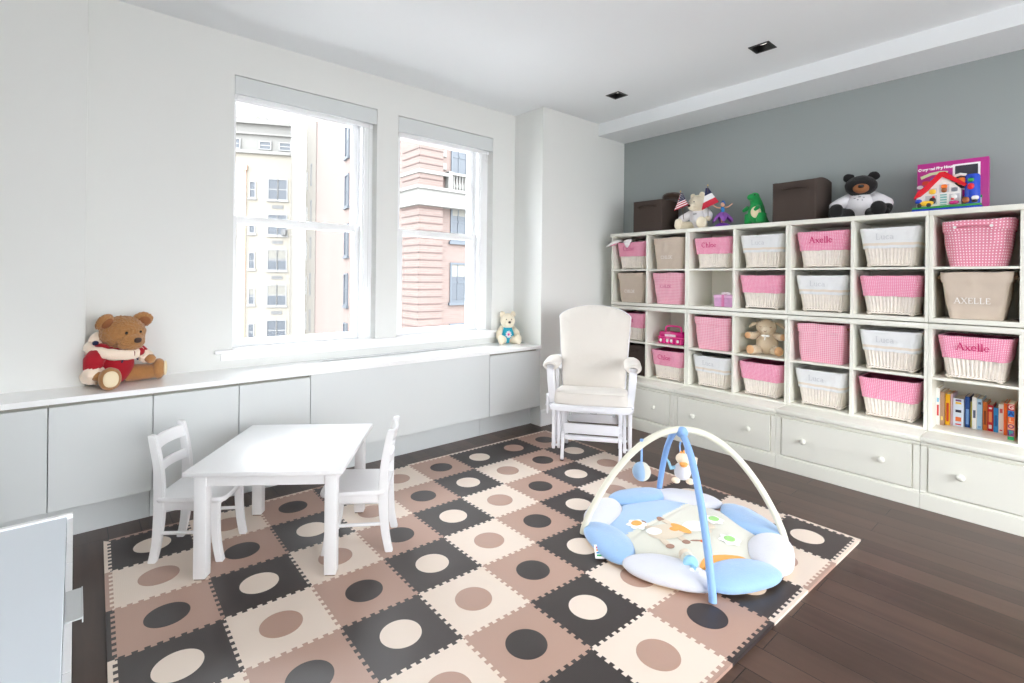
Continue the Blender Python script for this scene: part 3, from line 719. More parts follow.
# ------------------------------------------------------------------ books
BOOKS = [  # x of the spine, left y, right y, height, colour, marks, description
 (3.880, .6095, .5935, .216, (238, 238, 234), [(.62, .12, (120, 190, 220)), (.25, .3, (206, 60, 60))], 'tall white book at the left end of the row'),
 (3.885, .5925, .5745, .197, (176, 140, 112), [(.15, .12, (230, 200, 110))], 'tan brown book second from the left end'),
 (3.918, .5735, .5530, .182, (240, 182, 20), [(.12, .6, (196, 60, 30))], 'bright yellow book with red lettering'),
 (3.926, .5515, .5420, .182, (204, 176, 190), [], 'thin dusty pink book right of the yellow one'),
 (3.930, .5405, .4935, .162, (214, 226, 240), [(.05, .05, (200, 50, 60)), (.18, .16, (226, 110, 40)), (.50, .10, (40, 44, 70)), (.80, .08, (232, 190, 40)), (.90, .07, (110, 60, 130))], 'wide pale blue picture book with coloured pictures on its spine'),
 (3.945, .4895, .4690, .178, (24, 66, 134), [(.1, .5, (120, 160, 210))], 'navy blue book with pale lettering'),
 (3.955, .4680, .4595, .150, (214, 200, 70), [], 'thin yellow green book beside the navy one'),
 (3.931, .4580, .4385, .182, (236, 238, 238), [(.35, .25, (90, 100, 120))], 'white book between the yellow green and the light blue ones'),
 (3.933, .4375, .4150, .177, (170, 206, 232), [(.82, .08, (60, 90, 130)), (.05, .08, (120, 170, 220))], 'light blue book with a dark emblem'),
 (3.945, .4140, .3955, .161, (222, 122, 40), [(.2, .5, (150, 70, 20))], 'orange book in the middle of the right half'),
 (3.946, .3945, .3715, .148, (200, 28, 36), [(.1, .15, (240, 236, 230)), (.35, .4, (236, 150, 90)), (.85, .07, (240, 240, 240))], 'red book with white and orange marks'),
 (3.942, .3690, .3500, .138, (44, 140, 204), [(.25, .45, (30, 90, 160))], 'short sky blue book'),
 (3.940, .3490, .3280, .162, (240, 240, 236), [(.08, .05, (190, 70, 80)), (.7, .15, (196, 90, 90))], 'white book with small red lettering'),
 (3.907, .3255, .3130, .175, (238, 112, 40), [], 'thin orange book beside the letter book'),
 (3.807, .3020, .2760, .192, (250, 186, 140), [], 'letter book with coloured blocks spelling a word down its spine, right end')]
PAGE = mat('paper_pages', (232, 226, 212), 0.9, bump=0.2, bscale=400, stretch=(1, 40, 1))
for i, (x, ya, yb, h, rgb, marks, lab) in enumerate(BOOKS):
    w = ya - yb; dep = min(0.165, XW - 0.03 - x)
    t = T('picture_book', lab, 'book', (x, (ya + yb) / 2, ROWZ[3] + 0.0005), -PI / 2, 'books in the bottom right cubby')
    cov = mat('book_cover', rgb, 0.4)
    m = MB(); m.box(-w / 2, w / 2, 0, 0.0022, 0, h, 0.0008); m.box(-w / 2, -w / 2 + 0.0018, 0.001, dep, 0, h); m.box(w / 2 - 0.0018, w / 2, 0.001, dep, 0, h); m.build('cover', cov, t)
    MB().box(-w / 2 + 0.0018, w / 2 - 0.0018, 0.0022, dep - 0.003, 0.003, h - 0.003).build('page_block', PAGE, t)
    for z, hh, c in marks:
        m = MB(); m.box(-w * 0.27, w * 0.27, -0.0006, 0.001, h * z, h * (z + hh) - 0.001); m.build('spine_mark', mat('spine_print', c, 0.5), t)
    if i == len(BOOKS) - 1:
        for j, (c, ch, tc_) in enumerate([((206, 30, 50), 'G', (250, 220, 210)), ((34, 128, 214), 'A', (20, 60, 150)), ((244, 110, 50), 'L', (250, 200, 150)), ((250, 178, 130), 'O', (150, 30, 110)), ((120, 60, 130), 'P', (40, 160, 160))]):
            z1 = h * (1 - j * 0.178); z0 = z1 - h * 0.172
            MB().box(-w / 2 + 0.0006, w / 2 - 0.0006, -0.0007, 0.001, z0, z1).build('letter_block', mat('block_print', c, 0.45), t)
            text(ch, 0.030, 'letter', mat('letter_print', tc_, 0.5), t, Tr(0, -0.0012, (z0 + z1) / 2) @ FRONT, 0.0004, bold=0.001)
        MB().box(-w / 2 + 0.0006, w / 2 - 0.0006, -0.0007, 0.001, 0.001, h * 0.105).build('letter_block', mat('block_print', (30, 170, 100), 0.45), t)
# ------------------------------------------------------------------ children's table and chairs
def frame_of(p, q):      # unit vectors
    d = Vector((q[0] - p[0], q[1] - p[1], 0)); return d.normalized(), d.length
TZ = 0.460; ZF = 0.0125           # table height, top of the foam mat
tc0 = (0.7735, 2.440); tang = math.radians(-36.1)
t = T('play_table', "square white children's play table standing on the foam mat between two small chairs", 'table', (tc0[0], tc0[1], ZF), tang)
hw, hd = 0.312, 0.333; h = TZ - ZF
MB().box(-hw, hw, -hd, hd, h - 0.019, h, 0.003).build('tabletop', KIDW, t, 40)
lw_ = 0.048; ix, iy = hw - 0.030, hd - 0.030
m = MB()
for s in (-1, 1):
    m.box(-ix + 0.02, ix - 0.02, *sorted((s * (iy - 0.006), s * (iy - 0.024))), h - 0.019 - 0.050, h - 0.0185)
    m.box(*sorted((s * (ix - 0.006), s * (ix - 0.024))), -iy + 0.02, iy - 0.02, h - 0.019 - 0.050, h - 0.0185)
m.build('apron', KIDW, t, 40)
for sx in (-1, 1):
    for sy in (-1, 1):
        MB().box(*sorted((sx * ix, sx * (ix - lw_))), *sorted((sy * iy, sy * (iy - lw_))), 0.004, h - 0.0188, 0.003).build('leg', KIDW, t, 40)
        MB().box(*sorted((sx * (ix - 0.004), sx * (ix - lw_ + 0.004))), *sorted((sy * (iy - 0.004), sy * (iy - lw_ + 0.004))), 0, 0.0042).build('foot_pad', mat('felt_pad', (120, 96, 78), 0.9), t)

def sabre(pts, wx, wy, y):
    """a leg or post sawn from a board: outline follows pts (x,z,half depth); wy is its thickness across"""
    m = MB(); n = len(pts)
    L = [m.bm.verts.new((x - d, y - wy, z)) for x, z, d in pts]; R = [m.bm.verts.new((x + d, y - wy, z)) for x, z, d in pts]
    L2 = [m.bm.verts.new((x - d, y + wy, z)) for x, z, d in pts]; R2 = [m.bm.verts.new((x + d, y + wy, z)) for x, z, d in pts]
    for i in range(n - 1):
        m.face([L[i], R[i], R[i + 1], L[i + 1]]); m.face([L2[i], L2[i + 1], R2[i + 1], R2[i]]); m.face([L[i], L[i + 1], L2[i + 1], L2[i]]); m.face([R[i], R2[i], R2[i + 1], R[i + 1]])
    m.face([L[0], L2[0], R2[0], R[0]]); m.face([L[-1], R[-1], R2[-1], L2[-1]])
    es = [e for e in m.bm.edges if len(e.link_faces) == 2 and e.link_faces[0].normal.length >= 0]
    bmesh.ops.recalc_face_normals(m.bm, faces=m.bm.faces)
    es = [e for e in m.bm.edges if len(e.link_faces) == 2 and e.calc_face_angle(0) > 0.6]
    bmesh.ops.bevel(m.bm, geom=es, offset=0.0028, segments=2, affect='EDGES')
    return m
def spline(pts, n):
    """Catmull-Rom through tuples"""
    P = [pts[0]] + list(pts) + [pts[-1]]; out = []
    for i in range(1, len(P) - 2):
        for k in range(n):
            t_ = k / n; a, b, c, d = P[i - 1:i + 3]
            out.append(tuple(0.5 * (2 * b[j] + (c[j] - a[j]) * t_ + (2 * a[j] - 5 * b[j] + 4 * c[j] - d[j]) * t_ ** 2 + (3 * b[j] - a[j] - 3 * c[j] + d[j]) * t_ ** 3) for j in range(len(b))))
    out.append(tuple(pts[-1])); return out
def kid_chair(label, loc, rz):
    t = T('small_chair', label, 'chair', loc, rz, "small white ladder-back chairs")
    SZ = 0.282
    yb = lambda z: 0.104 + 0.012 * min(1, max(0, (z - 0.2) / 0.3))
    for s in (-1, 1):
        p = spline([(-0.142, 0.0, 0.0165), (-0.126, 0.08, 0.0175), (-0.117, 0.18, 0.0205), (-0.115, 0.27, 0.0215), (-0.118, 0.37, 0.0195), (-0.128, 0.45, 0.0175), (-0.144, 0.532, 0.016), (-0.150, 0.547, 0.011)], 6)
        m = sabre(p, 0, 0.0125, s * 0.112); m.build('back_leg', KIDW, t, 50)
        p = spline([(0.138, 0.0, 0.0155), (0.125, 0.07, 0.0155), (0.117, 0.16, 0.0165), (0.117, SZ - 0.022, 0.018)], 6)
        m = sabre(p, 0, 0.0135, s * 0.118); m.build('front_leg', KIDW, t, 50)
    # seat: dished board with rounded corners
    m = MB()
    def top(x, y): return SZ - 0.006 * max(0, 1 - (y / 0.13) ** 2) * max(0, 1 - (x / 0.15) ** 2)
    def outl(u):
        x, y = rrect(u, 1, 1, 0.28); x2 = 0.012 + x * 0.146; wy = 0.138 if x > 0 else 0.128
        return x2, y * (0.128 + 0.014 * (x + 1) / 2)
    N = 64
    def fn(u, v):
        x, y = outl(u)
        if v < 0.5: f = v * 2; x, y = 0.012 + (x - 0.012) * f, y * f; return (x, y, top(x, y))
        f = (v - 0.5) * 2; a = f * PI
        return (0.012 + (x - 0.012) * (1 + 0.02 * math.sin(a)), y * (1 + 0.02 * math.sin(a)), SZ - 0.0215 * f)
    m.grid(fn, N, 16, cu=True)
    m.prism([outl(i / N) for i in range(N)], SZ - 0.022, SZ - 0.012)
    m.build('seat', KIDW, t, 60)
    m = MB()
    for s in (-1, 1): m.box(-0.110, 0.105, *sorted((s * 0.106, s * 0.119)), SZ - 0.058, SZ - 0.02, 0.002)
    m.box(0.100, 0.114, -0.108, 0.108, SZ - 0.058, SZ - 0.02, 0.002); m.box(-0.128, -0.116, -0.10, 0.10, SZ - 0.058, SZ - 0.02, 0.002)
    m.build('seat_rail', KIDW, t, 40)
    for s in (-1, 1): MB().tube([(-0.128, s * 0.112, 0.125), (0.118, s * 0.116, 0.125)], 0.0078, 12).build('stretcher', KIDW, t, 60)
    def slat(z0, z1, x0, x1):
        m = MB(); n = 14
        for i in range(n): pass
        def fn(u, v):
            y = -0.101 + 0.202 * u; bow = 0.022 * (1 - (y / 0.104) ** 2)
            a = 2 * PI * v; ez = (z1 - z0) / 2 * math.copysign(abs(math.sin(a)) ** 0.35, math.sin(a)); ex = 0.0075 * math.copysign(abs(math.cos(a)) ** 0.35, math.cos(a))
            zc = (z0 + z1) / 2; return (x0 + (x1 - x0) * (ez / (z1 - z0) + 0.5) - bow + ex, y, zc + ez)
        m.grid(fn, n, 20, cv=True)
        m.build('back_slat', KIDW, t, 60)
    slat(0.478, 0.532, -0.128, -0.139); slat(0.378, 0.418, -0.116, -0.121)
    return t
kid_chair('small white ladder-back chair left of the play table, its back to the drawer unit', (0.440, 2.632, ZF), math.radians(-35))
kid_chair('small white ladder-back chair right of the play table, seen from the side', (1.028, 2.236, ZF), math.radians(146))

# ------------------------------------------------------------------ glider chair
IVORY = mat('ivory_canvas_cushion', (220, 214, 206), 0.85, bump=0.35, bscale=30, sheen=0.2)
GW_ = mat('white_painted_wood', (232, 232, 236), 0.35)
t = T('glider_chair', 'white glider rocking chair with ivory cushions in front of the shelves', 'rocking chair', (2.743, 2.278, 0), math.radians(217.5))
# local: +x is the front, y to the sitter's left
def board(m, pts, y, th, M=None):
    """flat board: outline in XZ, thickness th centred on y"""
    m.prism(pts, -th / 2, th / 2, Tr(0, y, 0) @ FRONT, 0.003)
def strip(a, b, w):
    a = Vector(a); b = Vector(b); d = (b - a).normalized(); n = Vector((-d.y, d.x)) * w / 2
    e = [];
    for k in range(7): ang = -PI / 2 + PI * k / 6; e.append(b + (Vector((d.x, d.y)) * math.cos(ang) + Vector((-d.y, d.x)) * math.sin(ang)) * w / 2)
    for k in range(7): ang = PI / 2 + PI * k / 6; e.append(a + (Vector((d.x, d.y)) * math.cos(ang) + Vector((-d.y, d.x)) * math.sin(ang)) * w / 2)
    return [(p.x, p.y) for p in e]
GZ = 0.0
for s in (-1, 1):       # base side frames
    y = s * 0.194
    m = MB(); board(m, strip((0.065, 0.185), (0.118, 0.029), 0.030), y, 0.022); m.build('front_foot', GW_, t, 40)
    m = MB(); board(m, strip((-0.165, 0.185), (-0.235, 0.029 if s < 0 else 0.0165), 0.030), y, 0.022); m.build('rear_foot', GW_, t, 40)
    m = MB(); m.box(-0.195, 0.085, y - 0.016, y + 0.016, 0.155, 0.190, 0.004)
    board(m, strip((0.045, 0.18), (0.045, 0.335), 0.034), y, 0.024); board(m, strip((-0.145, 0.18), (-0.145, 0.335), 0.034), y, 0.024)
    m.build('base_upright', GW_, t, 40)
    for x in (0.118, -0.235): MB().box(x - 0.014, x + 0.014, y - 0.011, y + 0.011, ZF + 0.0007 if (x > 0 or s < 0) else 0.0, 0.0165 if (x > 0 or s < 0) else 0.004, 0.0008).build('foot_pad', BLACK, t)
    y = s * 0.222     # swing arms
    for x in (0.045, -0.145):
        m = MB(); board(m, strip((x, 0.330), (x + 0.028, 0.095), 0.036), y, 0.020)
        m.tube([(x, y - s * 0.05, 0.330), (x, y + s * 0.014, 0.330)], 0.008, 10); m.tube([(x + 0.028, y - s * 0.012, 0.10), (x + 0.028, y + s * 0.05, 0.10)], 0.008, 10)
        m.build('swing_arm', GW_, t, 40)
    y = s * 0.258     # hangers fixed to the seat
    m = MB()
    for x in (0.075, -0.115): board(m, strip((x, 0.372), (x, 0.09), 0.034), y, 0.022)
    m.box(-0.13, 0.09, y - 0.009, y + 0.009, 0.085, 0.115, 0.003)
    m.build('seat_hanger', GW_, t, 40)
m = MB(); m.box(0.070, 0.088, -0.186, 0.186, 0.190, 0.258, 0.004); m.build('front_board', GW_, t, 40)
m = MB(); m.box(0.075, 0.105, -0.178, 0.178, 0.150, 0.180, 0.004); m.build('front_rail', GW_, t, 40)
m = MB(); m.box(-0.185, -0.165, -0.178, 0.178, 0.20, 0.262, 0.004); m.build('rear_board', GW_, t, 40)
for s in (-1, 1):
    for x in (0.02, -0.12): MB().tube([(x, s * 0.15, 0.30), (x, s * 0.15, 0.377)], 0.011, 12).build('bearing', CHROME, t, 40)
# seat platform
m = MB(); m.prism([(-0.24, -0.262), (0.195, -0.275), (0.225, -0.262), (0.238, -0.20), (0.244, 0.0), (0.238, 0.20), (0.225, 0.262), (0.195, 0.275), (-0.24, 0.262)], 0.376, 0.418, None, 0.010)
m.build('seat_frame', GW_, t, 40)
MB().sq((-0.005, 0, 0.434), (0.235, 0.245, 0.050), 0.28, 0.20, 56, 20, M=Ry(-0.125), fz=0.006, fs=9).build('seat_cushion', IVORY, t, 180)
m = MB(); m.tube([(0.236 + 0.003, y, 0.500) for y in [-0.215 + 0.043 * i for i in range(11)]], 0.004, 8); m.build('piping', IVORY, t, 60)
# back: arched frame and cushion, leaning back
tilt = math.radians(14); BM = Tr(-0.235, 0, 0.40) @ Ry(-tilt)      # local z runs up the back
def back_outline(sc, z0, ztop, n=22):
    pts = []
    wb_, wt2 = 0.226 * sc, 0.270 * sc
    shoulder = ztop - 0.095
    right = [(wb_ + (wt2 - wb_) * k / 6, z0 + (shoulder - z0) * k / 6) for k in range(7)]
    arch = [(wt2 * (1 - (k / n) ** 1.0) if False else wt2 * math.cos(a) ** 1.0 if math.cos(a) > 1e-6 else 0, shoulder + 0.095 * math.sin(a) ** 1.25) for a in [PI / 2 * k / n for k in range(1, n + 1)]]
    r = right + arch
    return r + [(-x, z) for x, z in reversed(r[:-1])]
m = MB(); o_ = back_outline(1.02, 0.0, 0.672); i_ = back_outline(0.88, 0.06, 0.61)
vo = [[m.bm.verts.new(BM @ Vector((x0, y, z))) for y, z in o_] for x0 in (-0.03, -0.006)]
vi = [[m.bm.verts.new(BM @ Vector((x0, y, z))) for y, z in i_] for x0 in (-0.03, -0.006)]
n = len(o_)
for k_ in range(n):
    j = (k_ + 1) % n
    m.face([vo[1][k_], vo[1][j], vi[1][j], vi[1][k_]]); m.face([vo[0][k_], vi[0][k_], vi[0][j], vo[0][j]])
    m.face([vo[0][k_], vo[0][j], vo[1][j], vo[1][k_]]); m.face([vi[0][k_], vi[1][k_], vi[1][j], vi[0][j]])
for y in (-0.13, -0.065, 0, 0.065, 0.13):
    m.box(-0.026, -0.012, y - 0.014, y + 0.014, 0.03, 0.63, 0, BM)
m.build('back_frame', GW_, t, 40)
m = MB()
co_ = back_outline(0.985, 0.030, 0.660, 24); N = len(co_)
def cush(u, v):
    i = int(round(u * N)) % N; y, z = co_[i]; cy_, cz_ = 0.0, 0.34
    # v 0 centre front -> edge -> centre back
    if v < 0.5: f = v / 0.5; r_ = math.sin(f * PI / 2); dep = 0.095 * (max(0.0, 1 - r_ ** 5)) ** 0.5 * 0.55 + 0.04
    else: f = (1 - v) / 0.5; r_ = math.sin(f * PI / 2); dep = 0.04 - 0.036 * (max(0.0, 1 - r_ ** 6)) ** 0.5
    y2, z2 = cy_ + (y - cy_) * r_, cz_ + (z - cz_) * r_
    p = Vector((dep, y2, z2))
    if v < 0.5:
        p.x += 0.007 * noise.noise(Vector((y2 * 9, z2 * 6, 3))) + 0.004 * noise.noise(Vector((y2 * 26, z2 * 9, 1))) * r_
        p.x += 0.0035 * math.sin(y2 * 95) * max(0, (z2 - 0.52) / 0.12) * (1 if r_ < .98 else 0)
    return BM @ p
m.grid(cush, N, 40, cu=True)
m.build('back_cushion', IVORY, t, 180)
for s in (-1, 1):
    y = s * 0.268
    # arm post sweeping from the seat rail up to the arm, arm board, padded cover
    m = MB(); pts = spline([(0.140, 0.40, 0.030), (0.165, 0.46, 0.028), (0.185, 0.56, 0.031), (0.172, 0.654, 0.036)], 6)
    sabre_ = sabre(pts, 0, 0.023, y); 
    for v in sabre_.bm.verts: v.co.y += s * 0.085 * (v.co.z - 0.60)
    sabre_.build('arm_post', GW_, t, 50)
    m = MB(); m.box(-0.30, 0.20, y - 0.028, y + 0.028, 0.652, 0.672, 0.006); m.build('arm_board', GW_, t, 40)
    m = MB(); m.box(-0.285, -0.245, y - 0.012, y + 0.012, 0.40, 0.655, 0.003); m.box(-0.30, -0.22, *sorted((s * 0.235, s * 0.285)), 0.58, 0.655, 0.004); m.build('rear_post', GW_, t, 40)
    m = MB(); m.box(0.10, 0.165, *sorted((s * 0.225, s * 0.278)), 0.385, 0.42, 0.006); m.build('arm_bracket', GW_, t, 40)
    m = MB()
    def pad(u, v, y=y):
        a = -0.62 * PI + 2 * PI * 0.81 * v + PI / 2 - 0.59; a = math.radians(-52) + math.radians(284) * v
        x = 0.225 - 0.33 * u; e = 1 - 0.25 * abs(2 * u - 1) ** 6
        ry, rz_ = 0.056 * e, 0.037 * e
        return (x, y + ry * math.cos(a), 0.669 + rz_ * math.sin(a) + 0.003 * noise.noise(Vector((u * 9, a, y))))
    m.grid(pad, 22, 22)
    def padi(u, v, y=y):
        a = math.radians(-52) + math.radians(284) * v; x = 0.225 - 0.33 * u; e = 1 - 0.25 * abs(2 * u - 1) ** 6
        return (x, y + 0.037 * e * math.cos(a), 0.667 + 0.019 * e * math.sin(a))
    m.grid(padi, 22, 22, flip=True)
    for u in (0, 1):
        V = [(pad(u, k / 22), padi(u, k / 22)) for k in range(23)]
        W_ = [(m.bm.verts.new(a_), m.bm.verts.new(b_)) for a_, b_ in V]
        for p_, q_ in zip(W_, W_[1:]): m.face([p_[0], q_[0], q_[1], p_[1]])
    m.build('arm_pad', IVORY, t, 60)
# lock lever on the sitter's right (left in the photo)
m = MB(); board(m, strip((0.165, 0.350), (0.170, 0.460), 0.030), -0.290, 0.016); m.tube([(0.165, -0.305, 0.398), (0.165, -0.24, 0.398)], 0.007, 10)
m.build('lock_lever', GW_, t, 40)
# ------------------------------------------------------------------ foam puzzle mat
def foam(name, rgb):
    k = NT(name); k.b.inputs['Base Color'].default_value = (*lin(rgb), 1); k.b.inputs['Roughness'].default_value = 0.40; k.b.inputs['Specular IOR Level'].default_value = 0.8
    tc = k.add('ShaderNodeTexCoord').outputs['Object']
    w = k.add('ShaderNodeTexWave', i_Scale=55.0); k.link(tc, w.inputs['Vector'])
    n = k.add('ShaderNodeTexNoise', i_Scale=260.0); k.link(tc, n.inputs['Vector'])
    bp = k.add('ShaderNodeBump', i_Strength=0.06, i_Distance=0.0015); k.link(k.math('ADD', w.outputs['Fac'], n.outputs['Fac']), bp.inputs['Height']); k.link(bp.outputs[0], k.b.inputs['Normal'])
    return k.m
FDARK = foam('charcoal_foam', (50, 42, 41)); FCREAM = foam('cream_foam', (230, 214, 199)); FTAN = foam('tan_pink_foam', (180, 147, 131))
TCOL = [FDARK, FCREAM, FTAN]
TS_I, TS_J = 0.312 * 0.990, 0.312 * 0.985
MROT = math.radians(-1.29)
mo = Vector((3.339 * 0.312, 6.526 * 0.312))
# tile (0,0) starts a hair off the nominal origin
du, dv = -0.033 * 0.312, 0.068 * 0.312
mo2 = (mo.x + du * math.cos(MROT) + dv * math.sin(MROT), mo.y + du * math.sin(MROT) - dv * math.cos(MROT))
play = T('foam_play_mat', 'foam puzzle mat of charcoal, cream and tan tiles with round inlays on the wood floor', 'play mat', (mo2[0], mo2[1], 0), MROT)
NT_ = 9; AMP = 0.0062; MH = 0.012
def edge(L):
    """dovetailed edge along 0..L, list of (s, offset)"""
    out = []; p = L / NT_
    out.append((0.0, 0.0))
    for i in range(NT_):
        a = i * p
        for f, o in ((0.22, -AMP), (0.28, -AMP)):
            pass
        out += [(a + p * 0.27, 0.0 if i == 0 else -AMP), (a + p * 0.23, AMP), (a + p * 0.77, AMP), (a + p * 0.73, -AMP if i < NT_ - 1 else 0.0)]
    out.append((L, 0.0)); return out
def tile_outline(top=True):
    eI, eJ = edge(TS_I), edge(TS_J)
    P = []
    # j axis runs towards the viewer (local -y); tile spans x 0..TS_I, y 0..-TS_J
    P += [(s, o) for s, o in eI][:-1]                       # back edge y=0 (offset +y)
    P += [(TS_I + o, -s) for s, o in eJ][:-1]               # right edge
    P += [(s, -TS_J + o) for s, o in reversed(eI)][:-1]     # front edge
    P += [(o, -s) for s, o in reversed(eJ)][:-1]            # left edge
    return P
def circ(r, cx, cy, n=56): return [(cx + r * math.cos(2 * PI * i / n), cy + r * math.sin(2 * PI * i / n)) for i in range(n)]
tm = {}
DOT = {0: 1, 1: 2, 2: 0}
def add_tile(i, j, ci, di):
    key = ci
    if ('t', ci) not in tm:
        m = MB(); m.prism(tile_outline(), 0.0005, MH, None); o = m.build('tile', TCOL[ci], play); tm['t', ci] = o
    else: o = tm['t', ci].copy(); COL.objects.link(o); o.parent = play
    o.location = (i * TS_I, -j * TS_J, 0)
    if ('d', di) not in tm:
        m = MB(); m.prism(circ(0.0715, TS_I / 2, -TS_J / 2), MH - 0.001, MH + 0.0006, None); d = m.build('round_inlay', TCOL[di]); tm['d', di] = d
    else: d = tm['d', di].copy(); COL.objects.link(d)
    d.parent = o
    o['label'] = ['charcoal', 'cream', 'tan'][ci] + ' tile with ' + ['charcoal', 'cream', 'tan'][di] + ' inlay'
NI0, NI1, NJ0, NJ1 = -3, 6, -3, 4
for i in range(NI0, NI1):
    for j in range(NJ0, NJ1):
        c = (i + j) % 3; d = DOT[c]
        if (i, j) == (5, 3): c, d = 0, 1
        if (i, j) == (4, -3): c, d = 0, 2
        add_tile(i, j, c, d)
SW = 0.019
def border(pts, c):
    m = MB(); m.prism(pts, 0.0005, MH); 
    return m.build('border_strip', TCOL[c], play)
eI, eJ = edge(TS_I), edge(TS_J)
for j in range(NJ0, NJ1):
    c = {-3: 1, -2: 2, -1: 0, 0: 1}.get(j, (j + 1) % 3)
    y0 = -j * TS_J; x = NI0 * TS_I; ex0 = SW if j == NJ0 else 0; ex1 = SW if j == NJ1 - 1 else 0
    border([(x + o, y0 - s) for s, o in eJ] + [(x - SW, y0 - TS_J - ex1), (x - SW, y0 + ex0)], c)
    c2 = (j + 1) % 3; x = NI1 * TS_I
    border([(x + SW, y0 + ex0), (x + SW, y0 - TS_J - ex1)] + [(x + o, y0 - s) for s, o in reversed(eJ)], c2)
RC = {5: 1, 4: 2, 3: 1, 2: 0, 1: 2, 0: 1}
for i in range(NI0, NI1):
    x0 = i * TS_I; y = -NJ0 * TS_J
    border([(x0, y + SW), (x0 + TS_I, y + SW)] + [(x0 + s, y + o) for s, o in reversed(eI)], 1 if i > 2 else (i + 2) % 3)
    y = -NJ1 * TS_J; c = RC.get(i, i % 3)
    border([(x0 + s, y + o) for s, o in eI] + [(x0 + TS_I, y - SW), (x0, y - SW)], c)

# ------------------------------------------------------------------ baby play gym
BLUEP = mat('baby_blue_plush', (148, 184, 226), 0.95, bump=0.5, bscale=150, sheen=0.5, var=0.05, vscale=30)
WHITEP = mat('white_plush_pile', (212, 213, 222), 0.95, bump=0.5, bscale=150, sheen=0.5)
CREAMC = mat('cream_velour', (217, 215, 201), 0.9, bump=0.3, bscale=200, sheen=0.4)
BLUEC = mat('pale_blue_velour', (160, 192, 226), 0.9, bump=0.3, bscale=200, sheen=0.4)
BASEC = mat('cream_backing_cloth', (228, 214, 190), 0.9)
ORANGE = mat('soft_orange_applique', (250, 176, 96), 0.9, bump=0.3, bscale=200)
gc = Vector((2.226, 1.290))
gym = T('play_gym', 'flower shaped blue and white baby play gym with two crossed arches on the foam mat', 'play gym', (gc.x, gc.y, ZF + 0.0005), 0)
def ztop(x, y):
    r = math.hypot(x, y); return 0.024 + 0.030 * max(0, 1 - (r / 0.35) ** 5) - 0.006 * math.exp(-((y - 0.1) / 0.012) ** 2) * (1 if r < .36 else 0)
m = MB(); NR, NA = 46, 150
V = []
for a in range(NA):
    V.append([m.bm.verts.new((0.345 * (k_ + 0.0) / NR * math.cos(2 * PI * a / NA), 0.345 * k_ / NR * math.sin(2 * PI * a / NA), 0)) for k_ in range(1, NR + 1)])
c0 = m.bm.verts.new((0, 0, 0))
for a in range(NA):
    b = (a + 1) % NA
    m.face([c0, V[a][0], V[b][0]])
    for k_ in range(NR - 1): m.face([V[a][k_], V[a][k_ + 1], V[b][k_ + 1], V[b][k_]])
for v in m.bm.verts: v.co.z = ztop(v.co.x, v.co.y) + 0.003 * noise.noise(Vector((v.co.x * 9, v.co.y * 9, 0)))
for f in m.bm.faces:
    c = f.calc_center_median()
    if c.y > 0.135 - 0.035 * math.sin((c.x + .33) * 4.2) * 0.6: f.material_index = 1
o = m.build('quilted_centre', [CREAMC, BLUEC], gym, 180)
MB().lathe([(0.30, 0.001), (0.346, 0.004), (0.346, 0.018), (0.341, 0.023), (0.3, 0.024)], 64).build('base_cloth', BASEC, gym, 60)
PET = [(20, 'w', 1.0), (65, 'b', 1.0), (110, 'w', .92), (155, 'b', .98), (200, 'w', 1.0), (246, 'b', 1.02), (292, 'w', 1.0), (335, 'b', 1.0)]
# the petal colours seen in the photo, anticlockwise from the wall side
PET = [(25, 'w', .98), (66, 'b', .98), (112, 'w', .95), (156, 'b', 1.0), (203, 'w', 1.06), (247, 'b', 1.04), (290, 'w', 1.04), (334, 'b', 1.06)]
for ang, colr, sz in PET:
    a = math.radians(ang); M = Rz(a)
    m = MB(); rr, rt_, rz_ = 0.092 * sz, 0.180 * sz, 0.036
    m.sq((0, 0, 0), (rr, rt_, rz_), 0.85, 0.85, 44, 20, fz=0.003, fs=14)
    for v in m.bm.verts:
        v.co.x += 0.382
        k_ = 1 - 0.30 * max(0, (0.382 - v.co.x) / 0.10); v.co.y *= k_
        v.co.z = v.co.z * (0.8 if v.co.z < 0 else 1.0) + 0.0265
    for f in m.bm.faces:
        if f.calc_center_median().z < 0.017: f.material_index = 1
    m.bm.transform(M)
    m.build('petal', [BLUEP if colr == 'b' else WHITEP, BASEC], gym, 180)
def applique(name, pts, mt, parent, th=0.0025, dz=0.0012):
    m = MB(); n = len(pts)
    cx = sum(p[0] for p in pts) / n; cy = sum(p[1] for p in pts) / n
    R = []
    for s in (1.0, 0.8, 0.6, 0.4, 0.2):
        R.append([m.bm.verts.new((cx + (x - cx) * s, cy + (y - cy) * s, ztop(cx + (x - cx) * s, cy + (y - cy) * s) + dz + th * (0 if s == 1 else 1))) for x, y in pts])
    c = m.bm.verts.new((cx, cy, ztop(cx, cy) + dz + th))
    for a, b in zip(R, R[1:]):
        for i in range(n): m.face([a[i], a[(i + 1) % n], b[(i + 1) % n], b[i]])
    for i in range(n): m.face([R[-1][i], R[-1][(i + 1) % n], c])
    return m.build(name, mt, parent, 180)
def blob(cx, cy, rx, ry, rot=0, n=28, k=0.0, lobes=5):
    out = []
    for i in range(n):
        a = 2 * PI * i / n; q = 1 + k * math.cos(lobes * a); x, y = rx * q * math.cos(a), ry * q * math.sin(a)
        out.append((cx + x * math.cos(rot) - y * math.sin(rot), cy + x * math.sin(rot) + y * math.cos(rot)))
    return out
applique('orange_patch', [(x - gc.x + .055, y - gc.y + .036) for x, y in spline([(1.90, 0.995), (1.93, 1.03), (2.00, 1.045), (2.07, 1.015), (2.135, 0.965), (2.15, 0.93), (2.10, 0.905), (2.02, 0.915), (1.95, 0.94), (1.91, 0.965)], 3)][:-1], ORANGE, gym)
